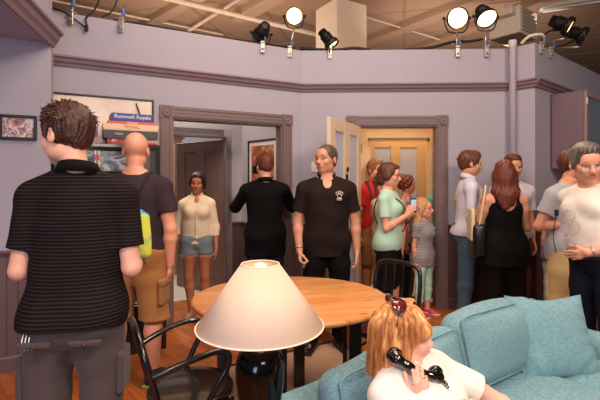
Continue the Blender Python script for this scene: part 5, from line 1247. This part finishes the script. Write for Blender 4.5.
# --- entry hall group
P = person('man in a red polo shirt with sunglasses on his fair hair, in the entry doorway', (.93, 5.18), 20)
r = Rig(1.77, 'm', head=(12, 4, 0), wide=1.08); body(r, 'body', SK_R, .0075, P, 1.0); face_parts(r, P, H_LB, LIPM, I_BL); hair(r, P, H_LB, 'short', .005, 1.1, 3)
C_RED = fabric('red', rgb(198, 26, 38)); top(r, P, C_RED, 'polo_shirt', .02, -.12, .6, .03, .16, vneck=.7); collar(r, P, C_RED, gap=.8); bottom(r, P, C_KHAKI, 'shorts', .02, 1.0, .04); shoes(r, P, LEA, RUB, low=True)
glasses(r, P, mat('frame_gold', rgb(180, 140, 80), .3, metal=.6), mat('lens_dark', rgb(40, 24, 20), .08), 'sunglasses', .088, .035, 1.1, -30)
mb = MB(); 
for sg in (-1, 1): mb.tube(spline([r.T((sg*.10, -.15, .15)), r.T((sg*.13, -.14, .35)), r.T((sg*.13, -.02, .535)), r.T((sg*.12, .12, .42))], 6), .012, 8)
mb.build('backpack_strap', mat('strap_green', rgb(52, 56, 40), .8), P)

P = person('person in a beige T-shirt and khaki shorts half hidden behind the woman in mint', (.985, 4.74), -50)
r = Rig(1.58, 'm', head=(0, 6, 0), wide=1.0, armR=dict(u=(-.35, .3, -.9), f=(.4, -.5, -.6), curl=30)); body(r, 'body', SK_M, .0075, P); face_parts(r, P, H_BRN, LIPM, I_BR); hair(r, P, H_BRN, 'short', .005, 1.0, 4)
top(r, P, fabric('beige_tee', rgb(188, 170, 148)), 'shirt', .02, -.12, .6, .034, .155); bottom(r, P, C_KHAKI, 'shorts', .02, 1.0, .04); shoes(r, P, mat('trainer_grey', rgb(120, 116, 112), .6), C_WHITE)

P = P_mint = person('woman in a mint T-shirt and black knee shorts photographing with a phone', (.89, 4.20), 62)
r = Rig(1.69, 'f', head=(8, 4, 0), wide=1.16, belly=.012, armR=dict(u=(-.10, -.12, -.95), f=(.25, -.72, .52), h=(.2, -.5, .75), n=(.7, .2, .1), curl=38, thumb=30), armL=dict(u=(.10, -.10, -.95), f=(-.25, -.72, .50), h=(-.2, -.5, .75), n=(-.7, .2, .1), curl=38))
body(r, 'body', SK_R, .006, P); face_parts(r, P, H_BRN, LIP, I_BR); hair(r, P, H_BRN, 'tied', .0045, .8, 5); C_MINT = fabric('mint', rgb(178, 214, 196))
top(r, P, C_MINT, 'shirt', .018, -.08, .62, .026, .15); bottom(r, P, C_BLACK, 'shorts', .012, 1.08, .045, -.045); shoes(r, P, mat('trainer_grey', rgb(120, 116, 112), .6), C_WHITE)
glasses(r, P, mat('frame_dark', rgb(40, 24, 22), .4), clear_lens())
MB().tube(spline([r.T((-.12, .06, .50)), r.T((-.06, -.12, .42)), r.T((.05, -.165, .28)), r.T((.15, -.10, .08)), r.T((.14, .08, .06)), r.T((-.02, .155, .28)), r.T((-.12, .06, .50))], 8), .006, 7).build('shoulder_strap', M_BLKM, P)
c = place(P, r.palm('R', .10, .025)); t = thing('smartphone', 'black smartphone with a lit screen held by the woman in mint', 'phone', c, math.radians(20))
MB().box((0, 0, .01), (.068, .009, .135), bev=.004).build('phone_case', M_BLACK, t); MB().box((0, -.0052, .012), (.058, .001, .105)).build('screen', mat('phone_screen', rgb(150, 190, 215), .2, emit=.5, ecol=rgb(150, 190, 215)), t)

P = person('woman with short curly auburn hair in profile behind the phone screen', (1.29, 5.06), 70)
r = Rig(1.58, 'f', head=(10, 2, 0), wide=1.1); body(r, 'body', SK_D, .0075, P); face_parts(r, P, H_RED, LIP, I_BR); hair(r, P, H_RED, 'curly', .005, .6)
top(r, P, splotch('floral_top', [rgb(60, 40, 40), rgb(170, 120, 110), rgb(200, 180, 170)], 25, 1, .8), 'blouse', .018, -.1, .5, .03, .14); bottom(r, P, C_NAVY, 'trousers', .014, 1.9, .03); shoes(r, P, LEA, RUB)

P = P_kid = person('little girl with glasses in a grey striped T-shirt and mint leggings', (1.37, 4.66), 38)
r = Rig(1.27, 'f', head=(22, -2, 0), wide=.98, headk=1.22, neck=1.15, armR=dict(u=(-.16, .08, -1), f=(.02, -.1, -1), curl=25)); body(r, 'body', SK_R, .0055, P); face_parts(r, P, H_BLD, LIP, I_BL); hair(r, P, H_BLD, 'long', .0045, 1.0, 2)
glasses(r, P, mat('frame_berry', rgb(120, 40, 60), .4), clear_lens())
def fine_stripe():
    m = bpy.data.materials.new('cloth_grey_stripe'); m.use_nodes = True; nt = m.node_tree; N = nt.nodes; L = nt.links; Pn = N['Principled BSDF']; Pn.inputs['Roughness'].default_value = .85
    tc = N.new('ShaderNodeTexCoord'); w = N.new('ShaderNodeTexWave'); w.bands_direction = 'Z'; w.inputs['Scale'].default_value = 20; L.new(tc.outputs['Object'], w.inputs[0]); cr = N.new('ShaderNodeValToRGB'); cr.color_ramp.elements[0].color = rgb(112, 112, 118); cr.color_ramp.elements[1].color = rgb(166, 160, 162); L.new(w.outputs[0], cr.inputs[0]); L.new(cr.outputs[0], Pn.inputs['Base Color']); return m
top(r, P, fine_stripe(), 'shirt', .02, -.17, .55, .026, .15, hem_flare=.02); bottom(r, P, C_MINT, 'leggings', .007, 1.72, .008, .04, fold=.001); shoes(r, P, mat('shoe_pink', rgb(206, 60, 100), .5), C_WHITE, low=True)
mb = MB(); c = r.T((.062, -.15, .40)); mb.lathe([(.024, 0), (.024, .006), (.0001, .01)], 16, c, Matrix.Rotation(PI/2, 3, 'X')); mb.build('badge', mat('badge_teal', rgb(40, 160, 150), .4), P)

P = person('person in a teal top at the right edge of the entry doorway', (1.75, 5.19), -80)
r = Rig(1.74, 'f', head=(-10, 0, 0), wide=1.0); body(r, 'body', SK_M, .0075, P); face_parts(r, P, H_DK, LIP, I_BR); hair(r, P, H_DK, 'tied', .005, 1.0)
top(r, P, fabric('teal', rgb(70, 176, 164)), 'shirt', .018, -.1, .5, .03, .14); bottom(r, P, C_JEAN, 'jeans', .014, 1.95, .024); shoes(r, P, LEA, RUB)

# --- group by the back wall
P = person('man in a pale blue long-sleeved shirt and jeans, smiling in profile by the back wall', (1.785, 4.50), 78)
r = Rig(1.83, 'm', head=(8, 6, 0), wide=.96, pitch=3, armR=dict(u=(-.14, .02, -1), f=(.02, -.22, -1), curl=45), armL=dict(u=(.14, -.1, -1), f=(0, -.3, -1)), legL=((.05, -.03, -1), (0, .04, -1), 10), legR=((-.05, .05, -1), (0, .08, -1), -10))
body(r, 'body', SK_M, .0065, P); face_parts(r, P, H_BRN, LIPM, I_BR); hair(r, P, hair_mat('hair_brown_warm', rgb(60, 28, 16), rgb(124, 68, 38)), 'short', .0045, 1.05, 6); tufts(r, P, MATS['hair_brown_warm'], 160, 5, .018)
C_PALE = fabric('pale_blue', rgb(206, 206, 222)); top(r, P, C_PALE, 'shirt', .018, -.05, 1.9, .02, .145); collar(r, P, C_PALE, gap=.5)
for k in 'LR': fo = r.wr[k]-r.el[k]; sd = SDF(); sd.cone(r.el[k]+fo*.80, r.el[k]+fo*.95, .046, .043, .01, flat_a=True, flat_b=True); sdf_obj(sd, .006, 'cuff', C_PALE, P)
bottom(r, P, C_JEAN, 'jeans', .012, 1.96, .026, .06); belt(r, P, mat('belt_brown', rgb(96, 48, 28), .5), .05, .018); shoes(r, P, LEA, RUB)

P = P_tank = person('woman in a black tank top and trousers with long auburn hair, back to the camera', (1.925, 3.96), 176)
r = Rig(1.70, 'f', head=(-12, 4, 0), wide=1.22, belly=.02, armL=dict(u=(.24, -.12, -.95), f=(-.15, -.8, .15), curl=45), armR=dict(u=(-.22, -.15, -.95), f=(.3, -.85, .0), curl=45)); body(r, 'body', SK_M, .0062, P); face_parts(r, P, H_RED, LIP, I_BR); hair(r, P, H_RED, 'long', .0045, 1.2, 3)
top(r, P, C_BLACK, 'tank_top', .014, -.20, 0, .0, .145, tank=True, fold=.003, hem_flare=.03); bottom(r, P, C_BLACK, 'trousers', .016, 1.92, .04, .04); shoes(r, P, LEA, RUB, low=True)
glasses(r, P, M_BLACK, mat('lens_dark', rgb(40, 24, 20), .08), 'sunglasses', .108, .06, 1.2, -45)
t = thing('shoulder_bag', 'black and cream shoulder bag hanging at the left side of the woman in black', 'bag', place(P, (.245, -.02, .80)), math.radians(168))
sd = SDF(); sd.rbox((0, 0, .13), (.055, .14, .15), .03, .02, puff=.015); sd.cut(wob(.004, 30, 30, 24, 2), mode='n'); sdf_obj(sd, .006, 'bag_body', LEA, t)
sd = SDF(); sd.rbox((.052, .0, .27), (.018, .11, .15), .012, .02, puff=.008); sdf_obj(sd, .006, 'cream_flap', fabric('cream_canvas', rgb(216, 196, 160)), t)
MB().tube(spline([(0, -.11, .26), (-.04, -.07, .48), (-.075, .01, .635), (-.04, .09, .48), (0, .11, .26)], 8), .009, 8).build('strap', mat('strap_cream', rgb(206, 186, 150), .6), t)
MB().lathe([(.016, 0), (.018, .005), (.0001, .008)], 14, (.0, .147, .2), Matrix.Rotation(-PI/2, 3, 'X')).build('clasp', M_CLAMP, t)

P = person('man in a white short-sleeved shirt and maroon trousers standing behind the woman in black', (2.28, 4.50), 8)
r = Rig(1.79, 'm', head=(-12, 4, 0), wide=1.0); body(r, 'body', SK_M, .0065, P); face_parts(r, P, H_DK, LIPM, I_BR); hair(r, P, H_BRN, 'short', .0045, 1.0, 7)
top(r, P, fabric('white_blue', rgb(206, 202, 210)), 'shirt', .02, -.08, .72, .034, .155, vneck=.5); collar(r, P, fabric('white_blue', rgb(206, 202, 210)), gap=.7); bottom(r, P, fabric('maroon', rgb(92, 36, 34)), 'trousers', .014, 1.95, .028); shoes(r, P, LEA, RUB)

# --- right-hand pair
P = person('man in a light grey T-shirt and sand shorts, head hidden behind the white T-shirt man', (2.30, 3.58), 22)
r = Rig(1.78, 'm', head=(30, 4, 0), hoff=(.05, 0, 0), wide=1.02, armR=dict(u=(-.34, .22, -.9), f=(.75, -.45, .1), h=(.8, -.4, .1), n=(.2, .6, .3), curl=40), armL=dict(u=(.1, .2, -1), f=(-.2, -.5, -.7))); body(r, 'body', SK_M, .0065, P); face_parts(r, P, H_BRN, LIPM, I_BR); hair(r, P, H_BRN, 'short', .005, 1.0, 8)
top(r, P, fabric('light_grey', rgb(166, 166, 174)), 'shirt', .02, -.12, .6, .034, .155); bottom(r, P, fabric('sand', rgb(206, 178, 126)), 'shorts', .02, 1.05, .036); shoes(r, P, LEA, RUB, low=True)
P = person('person in cream capri trousers, almost hidden behind the man in the grey T-shirt', (2.66, 4.30), 120)
r = Rig(1.44, 'f', head=(0, 4, 0), wide=.95); body(r, 'body', SK_M, .008, P); face_parts(r, P, H_DK, LIP, I_BR); hair(r, P, H_DK, 'tied', .0055, 1.0, 9)
top(r, P, fabric('taupe', rgb(126, 108, 108)), 'shirt', .018, -.1, .5, .03, .14); bottom(r, P, fabric('cream_cloth', rgb(222, 206, 184)), 'capri_trousers', .012, 1.6, .03); shoes(r, P, LEA, RUB, low=True)

P = P_white = person('grey-haired man in a white printed T-shirt with glasses, farthest right', (2.11, 2.98), -76)
r = Rig(1.78, 'm', head=(60, 12, -4), pitch=9, wide=.98, belly=.045, headk=1.1, armR=dict(u=(-.05, .42, -1), f=(.1, .1, -1), curl=18), armL=dict(u=(.30, .12, -.95), f=(-.60, -.70, -.32), h=(-.85, -.35, -.3), n=(-.3, .9, .2), curl=16))
body(r, 'body', SK_R, .0058, P); face_parts(r, P, H_GRY, LIPM, I_BL); hair(r, P, H_GRY, 'short', .0045, .7, 2)
wt = top(r, P, C_WHITE, 'shirt', .022, .035, .72, .04, .17, fold=.005); bottom(r, P, C_NAVY, 'trousers', .014, 1.95, .03, .07); belt(r, P, LEA, .05, .02)
glasses(r, P, mat('frame_steel', rgb(120, 120, 124), .3, metal=.8), clear_lens(), up=-.012); shoes(r, P, LEA, RUB)
mb = MB()
yq = lambda x, z: -(.155+.075*math.exp(-((z-.14)/.16)**2)-abs(x)**2*2.6)
for cx, cz, a, b_ in ((-.02, .34, .045, .035), (-.035, .25, .04, .05), (.03, .26, .035, .045), (0, .16, .05, .028)):
    mb.tube([r.T((cx+a*math.cos(i*PI/10), yq(cx+a*math.cos(i*PI/10), cz+b_*math.sin(i*PI/10)), cz+b_*math.sin(i*PI/10))) for i in range(20)], .0022, 5, closed=True)
mb.tube(spline([r.T((x, yq(x, z), z)) for x, z in ((-.06, .12), (-.02, .10), (.02, .13), (.06, .11))]), .002, 5)
mb.build('printed_drawing', mat('print_grey', rgb(150, 150, 156), .8), P)
mb = MB(); mb.box(r.T((-.085, -.205, .36)), (.028, .022, .045), bev=.006); mb.tube(spline([r.T((-.085, -.21, .34)), r.T((-.12, -.225, .2)), r.T((-.14, -.20, .06))]), .003, 6); mb.build('clip_microphone', M_BLKM, P)
w = r.wr['L']; f = unit(w-r.el['L']); e1 = unit(np.cross(f, (0, 0, 1))); e2 = np.cross(f, e1)
MB().tube([w-f*.03+(e1*math.cos(i*PI/8)+e2*math.sin(i*PI/8))*.031 for i in range(16)], .006, 8, closed=True).build('wristwatch', mat('silver', rgb(190, 190, 190), .3, metal=.9), P)
# ------------------------------------------------------------------ seated woman on the telephone
def ik(sh, wr, l1, l2, pole):
    sh, wr, pole = V3(sh), V3(wr), V3(pole); d = wr-sh; D = min(np.linalg.norm(d), (l1+l2)*.999); dn = unit(d); a = (l1*l1-l2*l2+D*D)/(2*D); hh = math.sqrt(max(l1*l1-a*a, 0)); pv = pole-dn*pole.dot(dn); e = sh+dn*a+unit(pv)*hh
    return unit(e-sh), unit(sh+dn*D-e)
P = person('seated blonde woman in a white T-shirt, sunglasses on her head, holding a black handset', (.520, 1.405), 37.3)
rz = math.radians(37.3)
def toP(w): return np.array(Matrix.Rotation(-rz, 3, 'Z')@(Vector(w)-Vector(P.location)))
kw = dict(h=1.63, sex='f', pitch=-22, roll=-4, head=(57, 0, -2), wide=1.14, belly=.02, seat=.412, neck=.46)
r0 = Rig(**kw); s = r0.s
HCw = place(P, r0.HC); print('woman head', HCw, 'px', 300+420*HCw.x/HCw.y, 179+(1.5-HCw.z)*420/HCw.y)
ear = r0.H((-.094, .056, -.020)); mouth = r0.H((-.094, -.092, -.090))   # right side of the face
ax = unit(mouth-ear); mid = ear+(mouth-ear)*.52; outw = unit(r0.HR@V3((-1, -.2, -.25)))
gripn = -outw; hd = unit(np.array([0, 0, 1.0])*.86+ax*.12+outw*.05)
wrist = mid+outw*.060-hd*.100*s; wrist = wrist-ax*.01
u, f = ik(r0.sh['R'], wrist, .285*s, .25*s, toP(Vector(P.location)+Vector((.05, -.5, -1)))*.6)
kw['armR'] = dict(u=u, f=f, h=hd, n=gripn, curl=34, thumb=15, sp=.6)
kw['armL'] = dict(u=tuple(toP(Vector(P.location)+Vector((.22, -.05, -.12)))), f=toP(Vector(P.location)+Vector((.25, -.95, -.25))), curl=25)
kw['legL'] = ((.16, -1, .02), (.02, -.15, -1), 12); kw['legR'] = ((-.14, -1, .02), (-.02, -.10, -1), -12)
r = Rig(**kw)
body(r, 'body', skin('fair_pink', rgb(232, 180, 158)), .0042, P); face_parts(r, P, H_BLD, rgb(206, 112, 108), I_BL, brow=.7)
C_TEE = fabric('white_tee', rgb(236, 226, 220)); top(r, P, C_TEE, 'shirt', .014, -.10, .62, .026, .15, h=.0052, fold=.005, vneck=.4, z1=.505)
bottom(r, P, C_JEAN, 'jeans', .012, 1.95, .025, .05); shoes(r, P, mat('trainer_grey', rgb(120, 116, 112), .6), C_WHITE)
mb = MB()
for cx, cz, a_, b_, ph in ((.045, .30, .022, .010, .4), (.075, .32, .02, .009, -.5), (.02, .33, .02, .009, 1.2), (.06, .27, .022, .010, .1), (.085, .285, .018, .008, 1.6)):
    pts = [r.T((cx+a_*math.cos(t_)*math.cos(ph)-b_*math.sin(t_)*math.sin(ph), -.162-.012*math.cos((cz-.33)*10), cz+a_*math.cos(t_)*math.sin(ph)+b_*math.sin(t_)*math.cos(ph))) for t_ in [i*PI/8 for i in range(16)]]
    mb.tube(pts, .0035, 5, closed=True)
mb.build('leaf_print', mat('print_sage', rgb(190, 200, 150), .8), P)
# hair: a shaped mass with locks combed over it
HM = bpy.data.materials.new('hair_strawberry'); HM.use_nodes = True; nt = HM.node_tree; N = nt.nodes; L = nt.links; Pn = N['Principled BSDF']
oi = N.new('ShaderNodeTexCoord'); nn = N.new('ShaderNodeTexNoise'); nn.inputs['Scale'].default_value = 70; nn.inputs['Detail'].default_value = 3; mp = N.new('ShaderNodeMapping'); mp.inputs['Scale'].default_value = (1, 1, .15); L.new(oi.outputs['Object'], mp.inputs[0]); L.new(mp.outputs[0], nn.inputs[0]); cr = N.new('ShaderNodeValToRGB'); e = cr.color_ramp.elements; e[0].position = .32; e[0].color = rgb(160, 92, 48); e[1].position = .7; e[1].color = rgb(240, 190, 126); x = e.new(.5); x.color = rgb(206, 136, 78); L.new(nn.outputs[0], cr.inputs[0]); L.new(cr.outputs[0], Pn.inputs['Base Color']); Pn.inputs['Roughness'].default_value = .38
H = r.H; M = r.HR; k = r.hk; sd = SDF()
b = lambda c, rad, kk=.03, mode='u': sd.ball(H(c), V3(rad)*k, kk*k, mode, M)
b((0, .016, .042), (.083, .102, .093)); b((0, -.026, .078), (.060, .050, .042)); b((0, .052, -.03), (.078, .066, .095), .04)
for sg in (-1, 1): b((sg*.064, .030, -.055), (.030, .048, .080), .03); b((sg*.056, -.058, .048), (.028, .036, .034), .03)
b((-.045, .07, -.115), (.050, .045, .050), .03); b((.035, .08, -.11), (.050, .045, .055), .03)
b((0, -.118, -.038), (.078, .078, .086), .012, 'c'); b((-.125, -.052, -.045), (.065, .052, .07), .012, 'c')
HI = M.T/k; C0 = r.HC
def hn(x, y, z):
    x = x-C0[0]; y = y-C0[1]; z = z-C0[2]; a = HI[0, 0]*x+HI[0, 1]*y+HI[0, 2]*z; bb = HI[1, 0]*x+HI[1, 1]*y+HI[1, 2]*z; c = HI[2, 0]*x+HI[2, 1]*y+HI[2, 2]*z; th = np.arctan2(a, bb)
    return .0022*np.sin(th*22+10*c+2*np.sin(c*30))+.0012*np.sin(th*51+14*np.sin(c*18))
sd.cut(hn, mode='n'); hb = sdf_obj(sd, .0042, 'hair', HM, P, relax=0)
mb = MB(); rng = random.Random(5)
for i in range(620):
    th = rng.uniform(-PI, PI); front = math.cos(th) < -.04   # th=0 is the back of the head
    part = V3((.018+rng.uniform(-.02, .02), rng.uniform(-.055, .03), .138)); pts = [part]
    zend = rng.uniform(-.16, -.09) if not front else (rng.uniform(.035, .06) if abs(th) > 2.15 else rng.uniform(-.01, .045))
    if 1.3 < abs(th) and not front: zend = rng.uniform(-.12, -.05)
    m_ = 10; ph = rng.uniform(0, 6); am = rng.uniform(.002, .006); lift = rng.uniform(-.002, .006)
    for j in range(1, m_+1):
        tt = j/m_; z = .138+(zend-.138)*tt**1.25; q_ = max(0.0, 1-((z-.045)/.098)**2)**.5 if z > .045 else 1.0
        rx = (.084+lift)*q_; ry = ((.088 if front else .102)+lift)*q_
        if z < -.02: rx *= 1+(-.02-z)*.6*(.5 if z > -.09 else -.6); 
        tw = th+.25*math.sin(tt*2+ph)*.3
        X = math.sin(tw)*rx*1.0; Y = .018+math.cos(tw)*ry
        if front: Y -= .004*tt; X += .020*tt*(1 if X > 0 else -1)
        if z < -.02: Y += .004
        p = V3((X, Y, z)); blend = min(1, tt*3); p = part*(1-blend)+p*blend; p = p+V3((math.sin(ph+tt*7)*am*tt, math.cos(ph*2+tt*6)*am*tt, 0)); pts.append(p)
    W_ = [H(p) for p in spline([tuple(p) for p in pts], 2)]; n_ = len(W_); rr = rng.uniform(.0008, .0016)
    mb.tube(W_, [rr*(1-.75*(q_/(n_-1))**2) for q_ in range(n_)], 4)
mb.build('hair_locks', HM, P)
# sunglasses pushed up on the hair
TORT = mat('tortoiseshell', rgb(70, 26, 18), .15, coat=.6, noise=.5, nscale=60)
glasses(r, P, TORT, mat('lens_burgundy', rgb(96, 34, 34), .05, coat=1), 'sunglasses', .153, .122, 1.35, -80, 'square', wrap=8)
# gold ring on the third finger
w = r.wr['R']; d, n, t_ = r.hand['R'][:3]; s = r.s*.93; a_ = w+d*.082*s-t_*.0095*s; ang = math.radians(34*.8+4); dd = unit(d*math.cos(ang)+n*math.sin(ang)); c_ = a_+dd*.014*s; e1 = unit(np.cross(dd, t_)); e2 = np.cross(dd, e1)
MB().tube([c_+(e1*math.cos(i*PI/10)+e2*math.sin(i*PI/10))*.0096*s for i in range(20)], .0016, 6, closed=True).build('ring', mat('gold', rgb(220, 170, 80), .25, metal=1), P)
# handset
hs = thing('telephone_handset', 'glossy black rotary-telephone handset held to the ear of the blonde woman', 'telephone handset', place(P, mid))
Rw = np.array(Matrix.Rotation(rz, 3, 'Z')); E = Rw@(ear-mid); Mo = Rw@(mouth-mid); inn = Rw@(-outw); axw = Rw@ax
sd = SDF(); o_ = -inn*.022
sd.chain([E+o_, E*.6+o_*1.5, Mo*.6+o_*1.5, Mo+o_], [.016, .0115, .0115, .016], .02)
sd.cone(E+o_*.9, E+inn*.004, .023, .027, .008, flat_b=True); sd.cone(Mo+o_*.9, Mo+inn*.006, .021, .027, .008, flat_b=True)
sdf_obj(sd, .0035, 'handle', mat('bakelite', rgb(9, 8, 8), .08, coat=1), hs)
for c0 in (E, Mo): R_ = Vector(inn).to_track_quat('Z', 'Y').to_matrix(); MB().lathe([(.0275, -.012), (.0285, -.008), (.0285, .000), (.026, .006), (.0001, .007)], 28, Vector(c0+inn*.004), R_).build('ear_cap' if c0 is E else 'mouth_cap', mat('bakelite', rgb(9, 8, 8), .08, coat=1), hs)
# coiled cord
c0 = Vector(Mo+o_*1.2+axw*.012); path = spline([c0, c0+Vector((.012, -.01, -.03)), c0+Vector((-.012, -.03, -.065)), c0+Vector((-.055, -.04, -.095)), c0+Vector((-.11, -.05, -.13)), c0+Vector((-.14, -.06, -.22)), c0+Vector((-.12, -.08, -.32))], 10)
hp = []; L_ = 0
for i in range(len(path)-1):
    a, b2 = path[i], path[i+1]; tt = (b2-a).normalized(); e1 = tt.cross(Vector((0, 1, .2))).normalized(); e2 = tt.cross(e1); dl = (b2-a).length
    for j in range(8):
        q_ = j/8; ph = (L_+dl*q_)/.0075*2*PI*.9; rad = .008 if i > 2 else .0008; hp.append(a+(b2-a)*q_+rad*(e1*math.cos(ph)+e2*math.sin(ph)))
    L_ += dl
MB().tube(hp, .0027, 5).build('coiled_cord', mat('bakelite', rgb(9, 8, 8), .08, coat=1), hs)
